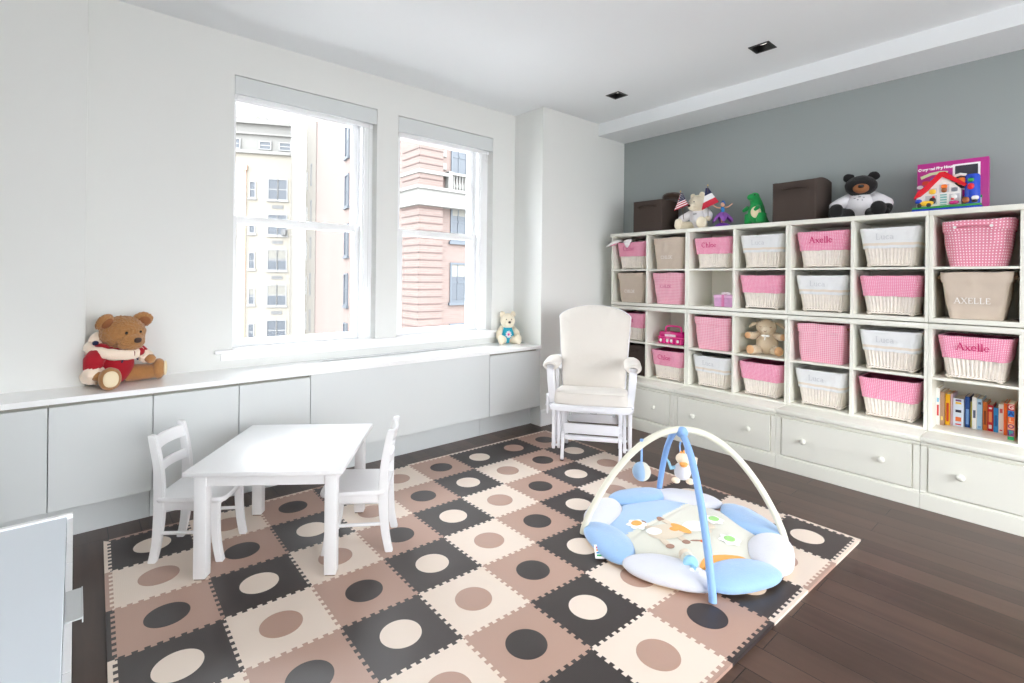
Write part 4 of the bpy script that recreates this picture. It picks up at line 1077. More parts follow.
# donkey applique: stands with its feet to the far left
FAWN = mat('fawn_applique', (222, 208, 188), 0.9, bump=0.3, bscale=200); HOOF = mat('brown_applique', (164, 130, 112), 0.9); APW = mat('white_applique', (252, 251, 248), 0.9); ORD = mat('dark_orange_applique', (226, 120, 60), 0.9); GRN = mat('green_applique', (168, 220, 140), 0.9); BLK = mat('dark_thread', (60, 50, 48), 0.8)
dk = Vector((2.142, 1.292)) - gc
def A(x, y):      # donkey drawing axes: x along the body towards the head, y towards its feet
    e1 = Vector((0.83, -0.28)).normalized(); e2 = Vector((-e1.y, e1.x)); p = dk + e1 * x + e2 * y; return (p.x, p.y)
def D(name, pts, mt, dz=0.0012): return applique(name, [A(x, y) for x, y in pts], mt, gym, 0.002, dz)
for x0 in (-0.075, 0.035):
    D('donkey_leg', blob(x0, 0.075, 0.017, 0.05, 0.1), FAWN); D('donkey_hoof', blob(x0 - 0.004, 0.115, 0.019, 0.020), HOOF, 0.0022)
for x0 in (-0.085, 0.005):
    D('donkey_leg', blob(x0 - .01, -0.075, 0.017, 0.045, -0.1), FAWN); D('donkey_hoof', blob(x0 - 0.012, -0.108, 0.02, 0.017), HOOF, 0.0022)
D('donkey_body', blob(-0.03, 0.0, 0.098, 0.064), FAWN, 0.003); D('donkey_rump_patch', blob(-0.085, 0.02, 0.038, 0.032), APW, 0.005)
D('donkey_scarf', blob(0.052, -0.005, 0.026, 0.056, 0.2), ORANGE, 0.005); D('scarf_knot', blob(0.018, 0.0, 0.024, 0.02), ORANGE, 0.006)
D('donkey_head', blob(0.135, -0.01, 0.066, 0.05), APW, 0.004); D('donkey_muzzle', blob(0.195, -0.035, 0.024, 0.03), FAWN, 0.006); D('donkey_ear', blob(0.150, -0.075, 0.024, 0.016, 0.4), FAWN, 0.006); D('donkey_eye', blob(0.178, -0.012, 0.005, 0.004), BLK, 0.009)
D('tail', blob(0.045, -0.115, 0.006, 0.03, 1.2), HOOF); D('tail_tuft', blob(0.075, -0.135, 0.014, 0.022, 1.2), ORD, 0.003)
for (fx, fy, mt) in ((2.019, 1.403, ORANGE), (2.225, 1.045, GRN), (2.352, 1.185, GRN)):
    x, y = fx - gc.x + .05, fy - gc.y + .032
    p = applique('flower_patch', blob(x, y, 0.045, 0.045, 0.3, 40, 0.14, 6), APW, gym, 0.004, 0.003); applique('flower_centre', blob(x, y, 0.028, 0.024), mt, p, 0.003, 0.0075)
# sewn-in tag on the left blue petal
tg = MB().box(-0.020, 0.020, -0.0008, 0.0008, -0.032, 0.032, 0.0004).build('care_tag', APW, gym); tg.location = (1.775 - gc.x, 1.425 - gc.y, 0.026); tg.rotation_euler = (-1.05, 0.0, -0.75)
for kz, kc in ((0.018, (214, 60, 120)), (0.006, (240, 150, 40)), (-0.006, (60, 150, 210)), (-0.018, (70, 180, 110))):
    MB().box(-0.012, 0.012, -0.0014, 0.0014, kz - 0.004, kz + 0.004).build('tag_print', mat('tag_ink', kc, 0.6), tg)
# arches
ARW = mat('cream_arch_sleeve', (228, 226, 208), 0.75, bump=0.2, bscale=120); ARB = mat('blue_arch_sleeve', (142, 180, 232), 0.75, bump=0.2, bscale=120)
def arch(name, p, q, top, mt, bow=0.0):
    p = Vector((*p, 0)); q = Vector((*q, 0)); pts = []
    n = 48
    for i in range(n + 1):
        a = PI * i / n; s = -math.cos(a); zz = math.sin(a)
        s2 = math.copysign(abs(s) ** 1.0, s); h_ = zz ** 1.0
        # between a half ellipse and a parabola
        u_ = (s2 + 1) / 2; par = 1 - s2 * s2
        w = p.lerp(q, u_); z = top * (0.25 * h_ + 0.75 * par)
        pts.append(w - Vector((gc.x, gc.y, 0)) + Vector((0, 0, z + 0.004)))
    m = MB(); m.tube(pts, 0.0155, 14); o = m.build(name, mt, gym, 60); return o
AP = 0.505
arch('cream_arch', (1.876, 1.606), (2.548, 0.942), AP + 0.014, ARW)
arch('blue_arch', (2.572, 1.632), (1.862, 0.944), AP - 0.012, ARB)
m = MB(); m.sq((2.203 - gc.x, 1.278 - gc.y, AP + 0.006), (0.026, 0.026, 0.026), 0.8, 0.8); m.build('crossing_knot', ARB, gym, 180)
# hanging toys
ball = T('hanging_ball', 'blue and white cloth ball on a blue strap under the cream arch', 'hanging toy', (2.072, 1.412, 0.315 + ZF))
m = MB(); m.sq((0, 0, 0), (0.043, 0.043, 0.045), nu=32, nv=20)
for f in m.bm.faces:
    c = f.calc_center_median(); f.material_index = 0 if (c.x * 0.76 - c.y * 0.65) < 0.004 else 1
m.build('cloth_ball', [BLUEC, CREAMC], ball, 180)
m = MB(); m.box(-0.005, 0.005, -0.0015, 0.0015, 0.040, 0.145, 0, Rz(-0.7)); m.tube([(0, 0, 0.145), (0.0, 0.0, 0.155)], 0.009, 10); m.build('hanging_strap', ARB, ball, 40)
PEACH = mat('peach_plush', (240, 222, 196), 0.95, bump=0.5, bscale=200, sheen=0.4); TEAL = mat('aqua_plush', (160, 208, 232), 0.9, bump=0.3, bscale=200)
duck = T('hanging_bird', 'small plush bird with orange beak hanging on two blue straps where the arches cross', 'hanging toy', (2.206, 1.274, 0.352 + ZF), math.radians(217)); duck.scale = (0.88, 0.88, 0.88)
MB().sq((0.0, 0, -0.030), (0.040, 0.044, 0.048), 0.9, 1, 28, 18, fz=0.003).build('body', WHITEP, duck, 180)
MB().sq((0.008, 0, 0.038), (0.034, 0.037, 0.033), 1, 1, 28, 18, fz=0.002).build('head', PEACH, duck, 180)
m = MB(); m.sq((0.040, 0.0, 0.022), (0.018, 0.022, 0.010)); m.sq((0.038, 0.0, 0.012), (0.014, 0.018, 0.007)); m.build('beak', ORANGE, duck, 180)
for s in (-1, 1): MB().sq((0.030, s * 0.014, 0.050), (0.004, 0.004, 0.005), nu=10, nv=8).build('eye', BLK, duck, 180)
m = MB(); m.sq((0.006, 0.004, 0.074), (0.010, 0.006, 0.012)); m.sq((0.006, -0.010, 0.071), (0.008, 0.006, 0.010)); m.build('crest', ORANGE, duck, 180)
MB().tube([(0.0, 0.036, 0.0), (0.01, 0.058, 0.025), (0.015, 0.062, 0.052)], [0.014, 0.016, 0.012], 12).build('wing', PEACH, duck, 60)
m = MB(); m.tube([(0.0, -0.036, -0.012), (0.0, -0.062, -0.018), (0, -0.072, 0.012), (0, -0.082, 0.030)], [0.016, 0.020, 0.014, 0.006], 12, flat=0.5); m.build('wing', TEAL, duck, 60)
for s in (-1, 1): MB().sq((0.012, s * 0.036, -0.078), (0.02, 0.022, 0.016), fz=0.002).build('foot', PEACH, duck, 180)
for s in (-1, 1): MB().tube([(-0.004, s * 0.012, 0.066), (-0.004, s * 0.016, 0.105), (0.0, s * 0.012, 0.128)], 0.0045, 8).build('hanging_strap', ARB, duck, 60)
# little rattle doll lying on the quilt
dl = T('rattle_doll', 'small striped rattle doll with blue middle lying on the quilt near the orange patch', 'toy', (1.950, 1.085, 0.062), math.radians(-40)); dl.scale = (0.82, 0.82, 0.82)
MB().sq((-0.005, 0.028, 0.020), (0.034, 0.034, 0.034), 0.9, 1, 24, 16).build('head', CREAMC, dl, 180)
MB().lathe([(0.0, -0.002), (0.030, 0.0), (0.036, 0.012), (0.0355, 0.028), (0.0, 0.030)], 24, Tr(-0.005, 0.010, 0.020) @ Rx(PI / 2)).build('blue_band', TEAL, dl, 60)
MB().sq((-0.012, 0.048, 0.030), (0.033, 0.022, 0.030), 0.9, 1, 24, 14).build('cap', FAWN, dl, 180)
m = MB(); m.sq((0.0, -0.035, 0.012), (0.014, 0.022, 0.012)); m.build('neck_ruffle', TEAL, dl, 180)
for s in (-1, 1): MB().sq((s * 0.016, -0.058, 0.010), (0.012, 0.016, 0.011)).build('foot', APW, dl, 180)
# ------------------------------------------------------------------ soft toys
BEARB = mat('golden_brown_plush', (172, 122, 72), 0.95, bump=0.7, bscale=170, sheen=0.4, var=0.16, vscale=45)
SOLE = mat('cream_felt', (240, 222, 188), 0.9, bump=0.2, bscale=250)
RED = mat('red_wool_coat', (168, 14, 34), 0.9, bump=0.3, bscale=220, sheen=0.1)
CFUR = mat('cream_fleece_trim', (246, 226, 206), 0.95, bump=0.7, bscale=150, sheen=0.4)
NOSE = mat('dark_brown_nose', (58, 36, 30), 0.5); EYE = mat('black_bead', (12, 11, 12), 0.15)
NAVY = mat('navy_cord', (28, 32, 70), 0.7)
IVBEAR = mat('ivory_plush', (242, 230, 206), 0.95, bump=0.6, bscale=190, sheen=0.4)
BLKBEAR = mat('black_plush', (16, 15, 16), 0.95, bump=0.6, bscale=190, sheen=0.12)
SHIRT = mat('white_jersey', (238, 236, 240), 0.9, bump=0.25, bscale=60)
CYAN = mat('turquoise_felt', (40, 170, 200), 0.9, bump=0.2, bscale=200)
TANMUZ = mat('tan_muzzle_plush', (150, 96, 60), 0.95, bump=0.4, bscale=200)
GOLD = mat('gold_zip_pull', (230, 190, 110), 0.35, metal=0.6)
PINKF = mat('pink_felt', (236, 70, 160), 0.9)
def bear(name_label, loc, rz, sc, fur, muz, fz=0.004, body=None, sole=None, head_tilt=0.0, head_yaw=0.0, arms='down', ear=1.0, legw=1.0, group=None, legl=1.0, splay=0.0, hp=(0.0, 0.0, 0.285), hs=1.0, res=1, fs=30.0):
    t = T('teddy_bear', name_label, 'teddy bear', loc, rz, group); t.scale = (sc, sc, sc)
    m = MB(); m.sq((-0.02, 0, 0.115), (0.088, 0.098, 0.118), 1, 1, 36, 24, fz=fz if body is None else 0.002); bd = m.build('body', body or fur, t, 180)
    h = bpy.data.objects.new('head', None); 
    HM = Tr(*hp) @ Rz(head_yaw) @ Ry(head_tilt) @ Matrix.Scale(hs, 4)
    m = MB(); m.sq((0, 0, 0), (0.094, 0.104, 0.090), 1, 1, 44 * res, 28 * res, fz=fz, fs=fs); m.bm.transform(HM); h = m.build('head', fur, t, 180)
    m = MB(); m.sq((0.080, 0, -0.024), (0.046, 0.052, 0.040), 1, 1, 28, 18, fz=fz * .6); m.bm.transform(HM); mz = m.build('muzzle', muz, h, 180)
    m = MB(); m.sq((0.124, 0, -0.010), (0.012, 0.019, 0.014), 0.8, 1, 16, 10); m.bm.transform(HM); m.build('nose', NOSE if fur is not BLKBEAR else EYE, mz, 180)
    for s in (-1, 1):
        m = MB(); m.sq((0.082, s * 0.036, 0.022), (0.007, 0.008, 0.008), 1, 1, 12, 8); m.bm.transform(HM); m.build('eye', EYE, h, 180)
        m = MB(); m.sq((-0.005, s * 0.086 * ear, 0.078), (0.020, 0.038, 0.038), 1, 1, 24, 16, fz=fz, M=Ry(0.15)); m.bm.transform(HM); m.build('ear', fur, h, 180)
    for s in (-1, 1):
        m = MB(); m.tube([(0.0, s * 0.055, 0.050), (0.06 * legl, s * (0.085 + splay * .4), 0.048), (0.12 * legl, s * (0.112 + splay * .8), 0.048), (0.165 * legl, s * (0.128 + splay), 0.050)], [0.050 * legw, 0.048 * legw, 0.043, 0.040], 20)
        m.sq((0.168 * legl, s * (0.130 + splay), 0.062), (0.036, 0.050, 0.060), 0.9, 1, 28, 18, M=Rz(s * (0.5 + splay * 5)))
        for v in m.bm.verts:
            if fz: v.co += v.co.normalized() * fz * 0.8 * noise.noise(v.co * 45)
            v.co.z = max(v.co.z, 0.0012)
        lg = m.build('leg', fur, t, 60)
        if sole:
            m = MB(); pa = 0.5 + splay * 5; m.sq((0.168 * legl + 0.033 * math.cos(pa), s * (0.130 + splay + 0.033 * math.sin(pa)), 0.064), (0.010, 0.034, 0.043), 0.9, 1, 24, 14, M=Rz(s * pa)); m.build('foot_pad', sole, lg, 180)
    return t, h, HM
def limb(name, pts, r, mt, t, fz=0.003, parent=None):
    m = MB(); m.tube(pts, r, 18); e = pts[-1]; m.sq(e, (r[-1],) * 3, nu=16, nv=10); e = pts[0]; m.sq(e, (r[0],) * 3, nu=16, nv=10)
    for v in m.bm.verts: v.co += Vector((noise.noise(v.co * 50), noise.noise(v.co * 50 + Vector((9, 0, 0))), noise.noise(v.co * 50 + Vector((0, 9, 0))))) * fz
    return m.build(name, mt, parent or t, 180)
CT = CZ1 + 0.0265
# brown bear in a red coat
t, h, HM = bear('big brown teddy bear in a red coat with cream fleece trim, on the worktop', (0.165, 3.265, CT), math.radians(-48), 0.90, BEARB, BEARB, 0.0065, RED, SOLE, 0.20, -0.22, ear=1.0, legl=0.70, splay=0.03, hp=(0.012, 0.022, 0.288), hs=1.06, res=3, fs=120.0)
for e_ in [c for c in kids(h) if c.name.startswith('ear')]: bpy.data.objects.remove(e_)
for s in (-1, 1):
    m = MB(); m.sq((-0.004, s * 0.098, 0.066), (0.022, 0.048, 0.046), 1, 1, 80, 50, fz=0.006, fs=120, M=Rz(-s * 0.35) @ Ry(0.35)); m.bm.transform(HM); ea = m.build('ear', BEARB, h, 180)
    m = MB(); m.sq((0.016, s * 0.094, 0.062), (0.012, 0.030, 0.030), 1, 1, 20, 12, M=Rz(-s * 0.35) @ Ry(0.35)); m.bm.transform(HM); m.build('inner_ear', TANMUZ, ea, 180)
m = MB(); m.sq((0.066, 0, -0.030), (0.056, 0.068, 0.050), 1, 1, 100, 66, fz=0.005, fs=130); m.bm.transform(HM); m.build('cheeks', BEARB, h, 180)
for s in (-1, 1):
    a = limb('sleeve', [(-0.02, s * 0.085, 0.195), (-0.01, s * 0.135, 0.150), (0.010, s * 0.155, 0.110)] if s < 0 else [(-0.02, s * 0.085, 0.195), (0.030, s * 0.108, 0.170), (0.072, s * 0.100, 0.152)], [0.045, 0.047, 0.043] if s < 0 else [0.042, 0.042, 0.036], RED, t, 0.002)
    e = (0.018, s * 0.158, 0.088) if s < 0 else (0.084, s * 0.098, 0.146)
    MB().sq(e, (0.046, 0.050, 0.042) if s < 0 else (0.036, 0.040, 0.036), 1, 1, 40, 26, fz=0.006, fs=60).build('cuff', CFUR, a, 180)
    MB().sq((e[0] + 0.032, e[1] * 1.02, e[2] - 0.016), (0.030, 0.030, 0.028), fz=0.005, fs=40).build('paw', BEARB, a, 180)
m = MB(); m.tube([(0.10 * math.cos(a) - 0.018, 0.112 * math.sin(a), 0.196 - 0.026 * math.cos(a)) for a in [2 * PI * i / 36 for i in range(37)]], 0.030, 16, caps=False)
m.sq((-0.085, 0, 0.235), (0.062, 0.085, 0.065), fz=0.006, fs=35)
for v in m.bm.verts: v.co += Vector((noise.noise(v.co * 45), noise.noise(v.co * 45 + Vector((7, 0, 0))), noise.noise(v.co * 45 + Vector((0, 7, 0))))) * 0.008
m.build('hood_trim', CFUR, t, 180)
m = MB(); m.tube([(0.098 * math.cos(a) - 0.03, 0.118 * math.sin(a), 0.052) for a in [PI * 0.42 + PI * 1.16 * i / 30 for i in range(31)]], 0.036, 16)
for v in m.bm.verts:
    v.co += Vector((noise.noise(v.co * 45), noise.noise(v.co * 45 + Vector((7, 0, 0))), noise.noise(v.co * 45 + Vector((0, 7, 0))))) * 0.008; v.co.z = max(0.002, v.co.z)
m.build('hem_trim', CFUR, t, 180)
m = MB(); m.box(0.083, 0.089, -0.005, 0.005, 0.150, 0.190, 0.002); m.build('zip_pull', GOLD, t, 40)
for s in (-1, 1): MB().tube([(0.085, s * 0.035, 0.195), (0.089, s * 0.045, 0.165), (0.080, s * 0.052, 0.130)], 0.004, 8).build('toggle_cord', NAVY, t, 60)
MB().sq((0.092, 0.055, 0.178), (0.022, 0.022, 0.022), fz=0.004, fs=60).build('pompom', RED, t, 180)
MB().sq((-0.02, -0.115, 0.245), (0.014, 0.014, 0.012), fz=0.003, fs=60).build('bow', NAVY, t, 180)
# little cream bear with the daisy shirt
t, h, HM = bear('small cream teddy bear in a turquoise daisy top, sitting on the worktop against the pier', (2.853, 3.318, CT), math.radians(-118), 0.58, IVBEAR, IVBEAR, 0.003, CYAN, None, 0.0, 0.0, ear=0.9, legw=1.05, hs=1.06); t.scale = (0.58, 0.58, 0.68)
for s in (-1, 1): limb('arm', [(-0.02, s * 0.088, 0.19), (0.02, s * 0.135, 0.13), (0.045, s * 0.142, 0.085)], [0.035, 0.045, 0.042], IVBEAR, t)
m = MB()
for i in range(9):
    a = 2 * PI * i / 9; m.sq((0.072, 0.030 * math.cos(a), 0.118 + 0.030 * math.sin(a)), (0.006, 0.018, 0.011), M=Rx(a), nu=14, nv=8)
p = m.build('daisy', SHIRT, t, 180); MB().sq((0.076, 0, 0.118), (0.006, 0.014, 0.014)).build('daisy_heart', PINKF, p, 180)
# ivory bear with flags
t, h, HM = bear('ivory teddy bear in a white shirt between two little flags above the shelves', (3.93, 2.155, TOPZ), math.radians(180), 0.78, IVBEAR, IVBEAR, 0.004, SHIRT, None, 0.16, -0.35, ear=0.80, legw=1.0)
for s in (-1, 1):
    a = limb('sleeve', [(-0.02, s * 0.085, 0.190), (0.02, s * 0.125, 0.150), (0.065, s * 0.15, 0.125)], [0.040, 0.044, 0.040], SHIRT, t, 0.002); MB().sq((0.085, s * 0.158, 0.108), (0.030, 0.03, 0.03), fz=0.003).build('paw', IVBEAR, a, 180)
m = MB(); m.box(0.0655, 0.069, -0.020, 0.020, 0.165, 0.172); m.build('chest_print', mat('grey_shirt_print', (120, 120, 130), 0.8), t)
# black bear
t, h, HM = bear('black teddy bear in a white T-shirt sitting on top of the shelves', (3.935, 1.012, TOPZ), math.radians(186), 0.84, BLKBEAR, TANMUZ, 0.004, SHIRT, None, 0.10, 0.15, ear=0.92, legw=0.85); t.scale = (0.84, 0.86, 0.76)
for s in (-1, 1):
    a = limb('sleeve', [(-0.03, s * 0.080, 0.190), (0.0, s * 0.120, 0.150), (0.025, s * 0.155, 0.118)], [0.042, 0.050, 0.050], SHIRT, t, 0.002)
    limb('arm', [(0.02, s * 0.150, 0.122), (0.05, s * 0.168, 0.080), (0.10, s * 0.165, 0.045)], [0.036, 0.036, 0.032], BLKBEAR, t)
GPR = mat('grey_shirt_ink', (140, 140, 150), 0.8)
m = MB()
for yy, zz, w in ((-0.03, 0.175, 0.02), (0.0, 0.185, 0.022), (0.025, 0.178, 0.015), (-0.01, 0.160, 0.012), (0.018, 0.155, 0.010)): m.sq((0.058 - abs(yy) * 0.35 + (0.175 - zz) * .45, yy, zz), (0.006, w * .5, 0.004), nu=10, nv=6)
m.build('chest_print', GPR, t, 180)
# little flags held by the ivory bear
FN, FWH, FR = mat('navy_flag_cloth', (28, 34, 78), 0.7), mat('white_flag_cloth', (244, 242, 244), 0.7), mat('red_flag_cloth', (198, 30, 56), 0.7)
POLE = mat('dark_gold_pole', (92, 74, 48), 0.4)
def flag(label, base, tip, corners, kind):
    """corners: top-left, top-right, bottom-right, bottom-left in world space"""
    b = Vector(base); t = T('small_flag', label, 'flag', base, 0, 'flags held by the ivory bear')
    tp = Vector(tip) - b
    m = MB(); m.tube([(0, 0, 0), tp], 0.0024, 8); m.build('pole', POLE, t, 60)
    MB().sq(tp, (0.005, 0.005, 0.008)).build('finial', GOLD, t, 180)
    C = [Vector(c) - b for c in corners]
    def P(u, v):
        p = C[0].lerp(C[1], u).lerp(C[3].lerp(C[2], u), v); p.x += 0.007 * math.sin(v * 5 + u * 2.5) * v; return p
    def piece(nm, u0, u1, v0, v1, mt, off=0.0):
        m = MB(); nu, nv = 6, 8
        for s in (-1, 1): m.grid(lambda u, v: P(u0 + (u1 - u0) * u, v0 + (v1 - v0) * v) + Vector((s * (0.0006 + off), 0, 0)), nu, nv)
        m.build(nm, mt, t, 180)
    if kind == 'tri':
        piece('navy_band', 0, 1, 0, 0.36, FN); piece('white_band', 0, 1, 0.36, 0.68, FWH); piece('red_band', 0, 1, 0.68, 1, FR)
    else:
        for i in range(13):
            piece('red_stripe' if i % 2 == 0 else 'white_stripe', 0, 1, i / 13, (i + 1) / 13, FR if i % 2 == 0 else FWH)
        piece('canton', 0.12, 1, 0, 0.53, FN, 0.0006)
        m = MB()
        for r_ in range(4):
            for c_ in range(4):
                p = P(0.24 + 0.2 * c_, 0.08 + 0.115 * r_); m.sq(p - Vector((0.0018, 0, 0)), (0.0006, 0.0022, 0.0022), nu=8, nv=6)
        m.build('canton_stars', FWH, t, 180)
flag('little striped flag with a starred canton beside the ivory bear', (3.845, 2.235, TOPZ + 0.09), (3.835, 2.262, 1.990), [(3.835, 2.262, 1.974), (3.835, 2.240, 1.974), (3.83, 2.190, 1.872), (3.83, 2.312, 1.832)], 'us')
flag('little flag of navy, white and red bands beside the ivory bear', (3.84, 2.02, TOPZ + 0.09), (3.835, 2.022, 2.010), [(3.835, 2.040, 1.990), (3.835, 2.018, 1.990), (3.83, 1.930, 1.868), (3.83, 2.066, 1.815)], 'tri')

# blended soft shapes: overlapping ellipsoids fused by a voxel remesh
def fused(name, parts, vox, mt, parent, fz=0.0):
    m = MB()
    for p in parts:
        if p[0] == 'e': m.sq(p[1], p[2], nu=24, nv=16, M=p[3] if len(p) > 3 else None)
        else: m.tube(p[1], p[2], 16)
    o = m.build(name, mt, parent, 180)
    md = o.modifiers.new('fuse', 'REMESH'); md.mode = 'VOXEL'; md.voxel_size = vox; md.use_smooth_shade = True
    s = o.modifiers.new('soften', 'SMOOTH'); s.factor = 0.5; s.iterations = 6
    return o
GREENP = mat('green_plush', (22, 150, 74), 0.9, bump=0.3, bscale=180, sheen=0.15)
t = T('plush_dinosaur', 'green plush dinosaur with a cream belly patch standing on top of the shelves', 'soft toy', (3.90, 1.668, TOPZ), math.radians(163))
fused('body', [('e', (0, 0, 0.10), (0.062, 0.058, 0.085)), ('t', [(-0.005, 0, 0.13), (0.004, 0, 0.175), (0.02, 0, 0.205)], [0.052, 0.042, 0.036]), ('e', (0.040, 0, 0.212), (0.046, 0.034, 0.028)), ('e', (0.020, 0, 0.222), (0.034, 0.032, 0.028)),
    ('t', [(0.01, 0.048, 0.085), (0.02, 0.056, 0.03), (0.03, 0.056, 0.014)], [0.040, 0.030, 0.024]), ('t', [(0.01, -0.048, 0.085), (0.02, -0.056, 0.03), (0.03, -0.056, 0.014)], [0.040, 0.030, 0.024]),
    ('t', [(-0.04, 0, 0.07), (-0.09, 0, 0.035), (-0.14, 0, 0.018)], [0.045, 0.028, 0.010])], 0.0045, GREENP, t)
for s in (-1, 1): limb('arm', [(0.04, s * 0.05, 0.135), (0.072, s * 0.052, 0.115)], [0.016, 0.012], GREENP, t, 0.001)
MB().sq((0.034, 0.022, 0.098), (0.034, 0.038, 0.046), 1, 1, 24, 16).build('belly_patch', SOLE, t, 180)
for s in (-1, 1): MB().sq((0.052, s * 0.026, 0.226), (0.006, 0.006, 0.006)).build('eye', EYE, t, 180)
# fairy doll on a purple stand
PURP = mat('purple_plastic', (128, 70, 184), 0.35); PURP2 = mat('violet_petal_plastic', (138, 78, 170), 0.4); SKIN = mat('doll_skin', (232, 180, 150), 0.5); BLUH = mat('blue_doll_hair', (40, 100, 180), 0.4); AQ = mat('aqua_bodice', (40, 130, 200), 0.4)
t = T('fairy_doll', 'small fairy doll with blue hair and purple petal skirt on a purple dome stand', 'doll', (3.89, 1.925, TOPZ), math.radians(190))
MB().lathe([(0.062, 0.0), (0.062, 0.012), (0.052, 0.026), (0.030, 0.038), (0.012, 0.042), (0.0, 0.043)], 32).build('stand', PURP, t, 50)
for s in (-1, 1): limb('leg', [(0, s * 0.007, 0.042), (0, s * 0.008, 0.075), (0, s * 0.009, 0.110)], [0.0055, 0.0065, 0.0085], SKIN, t, 0)
for i in range(6):
    a = 2 * PI * i / 6 + 0.4; m = MB()
    def fn(u, v, a=a):
        w = 0.030 * math.sin(PI * min(1, 0.18 + v * 0.82)) ** 0.8; r_ = 0.010 + 0.072 * v; z = 0.126 - 0.060 * v ** 1.5 - 0.10 * (u - .5) ** 2 * v
        x, y = r_, (u - .5) * 2 * w; return (x * math.cos(a) - y * math.sin(a), x * math.sin(a) + y * math.cos(a), z)
    m.grid(fn, 6, 10); m.grid(lambda u, v: Vector(fn(u, v)) - Vector((0, 0, 0.0012)), 6, 10, flip=True); m.build('skirt_petal', PURP2, t, 180)
m = MB(); m.lathe([(0.010, 0.105), (0.017, 0.115), (0.0115, 0.135), (0.0165, 0.155), (0.012, 0.166), (0.0, 0.168)], 20); m.build('bodice', AQ, t, 60)
MB().sq((0.002, 0, 0.187), (0.0165, 0.0155, 0.019)).build('head', SKIN, t, 180)
m = MB(); m.sq((-0.004, 0, 0.194), (0.018, 0.019, 0.017)); m.sq((-0.008, 0, 0.212), (0.010, 0.012, 0.008)); m.build('hair', BLUH, t, 180)
for s in (-1, 1): limb('arm', [(0, s * 0.014, 0.160), (0.004, s * 0.045, 0.165), (0.004, s * 0.072, 0.186)], [0.006, 0.0052, 0.004], SKIN, t, 0)
# plush lamb
LAMB = mat('oatmeal_plush', (222, 202, 174), 0.95, bump=0.7, bscale=160, sheen=0.4); LAMBP = mat('tan_sueded_sole', (224, 176, 130), 0.85)
t = T('plush_lamb', 'oatmeal plush lamb with floppy ears sitting in the third row cubby', 'soft toy', (UX + 0.175, CUBC[3] + 0.012, ROWZ[2]), math.radians(194)); t.scale = (0.97, 0.97, 1.0)
MB().sq((0, 0, 0.082), (0.066, 0.078, 0.086), 1, 1, 32, 20, fz=0.004, fs=35).build('body', LAMB, t, 180)
hd = MB().sq((0.024, 0, 0.200), (0.058, 0.070, 0.058), 1, 1, 32, 20, fz=0.003).build('head', LAMB, t, 180)
MB().sq((0.062, 0.0, 0.186), (0.034, 0.036, 0.034), fz=0.001).build('muzzle', mat('cream_lamb_face', (238, 222, 198), 0.9, bump=0.2, bscale=200), hd, 180)
m = MB(); m.tube([(0.092, -0.010, 0.178), (0.096, 0.0, 0.172), (0.092, 0.010, 0.178)], 0.002, 6); m.build('stitched_nose', TANMUZ, hd, 60)
for s in (-1, 1):
    m = MB(); m.tube([(0.0, s * 0.055, 0.232), (0.01, s * 0.095, 0.220), (0.014, s * 0.122, 0.195)], [0.014, 0.026, 0.012], 14, flat=0.5); m.build('ear', LAMB, hd, 60)
    m = MB(); m.tube([(0.079 - 0.004, s * 0.022, 0.208), (0.078, s * 0.032, 0.203), (0.070, s * 0.042, 0.206)], 0.0018, 6); m.build('closed_eye', TANMUZ, hd, 60)
    a = limb('arm', [(0.01, s * 0.062, 0.140), (0.035, s * 0.095, 0.132), (0.065, s * 0.112, 0.136)], [0.026, 0.027, 0.027], LAMB, t); MB().sq((0.085, s * 0.122, 0.137), (0.011, 0.024, 0.024), M=Rz(s * .45)).build('paw_pad', LAMBP, a, 180)
    a = limb('leg', [(0.02, s * 0.045, 0.034), (0.07, s * 0.075, 0.034), (0.105, s * 0.088, 0.038)], [0.034, 0.032, 0.031], LAMB, t, 0.002); MB().sq((0.128, s * 0.097, 0.038), (0.012, 0.030, 0.033), M=Rz(s * .35)).build('foot_pad', LAMBP, a, 180)
m = MB(); m.sq((0.072, 0.012, 0.140), (0.006, 0.018, 0.009)); m.sq((0.072, -0.012, 0.140), (0.006, 0.018, 0.009)); m.tube([(0.074, 0.0, 0.14), (0.080, -0.006, 0.108)], 0.004, 8); m.build('neck_ribbon', APW, t, 180)

# boxed toy house and the toy house in front of it
MAGB = mat('magenta_printed_carton', (184, 38, 136), 0.4, var=0.12, vscale=22); PBLK = mat('dark_window_film', (62, 62, 72), 0.2); P_W = mat('white_print', (246, 242, 246), 0.5)
t = T('toy_carton', 'magenta toy carton with printed title standing behind the toy house above the shelves', 'box', (3.945, 0.560, TOPZ), -PI / 2 + 0.03)
w, h = 0.160, 0.310
MB().box(-w, w, 0, 0.075, 0, h, 0.002).build('carton', MAGB, t, 40)
m = MB()
for q in sheet(0.005, 0.125, 0.13, 0.285, [(0.015, 0.115, 0.14, 0.275)]): m.box(q[0], q[1], -0.0012, 0.001, q[2], q[3])
m.build('window_border', P_W, t); MB().box(0.015, 0.115, -0.0006, 0.001, 0.14, 0.275).build('carton_window', PBLK, t)
text('Carry and Play House', 0.0215, 'carton_title', P_W, t, Tr(-0.070, -0.0012, 0.274) @ Ry(-0.03) @ FRONT, 0.0005, 0.90, 0.1, 0.0012)
m = MB(); m.prism([(-0.145, 0.232), (-0.10, 0.250), (-0.05, 0.256), (-0.015, 0.250), (-0.02, 0.238), (-0.09, 0.236), (-0.14, 0.215)], 0, 0.0012, Tr(0, -0.0002, 0) @ FRONT); m.build('title_banner', mat('pale_green_print', (206, 220, 176), 0.5), t)
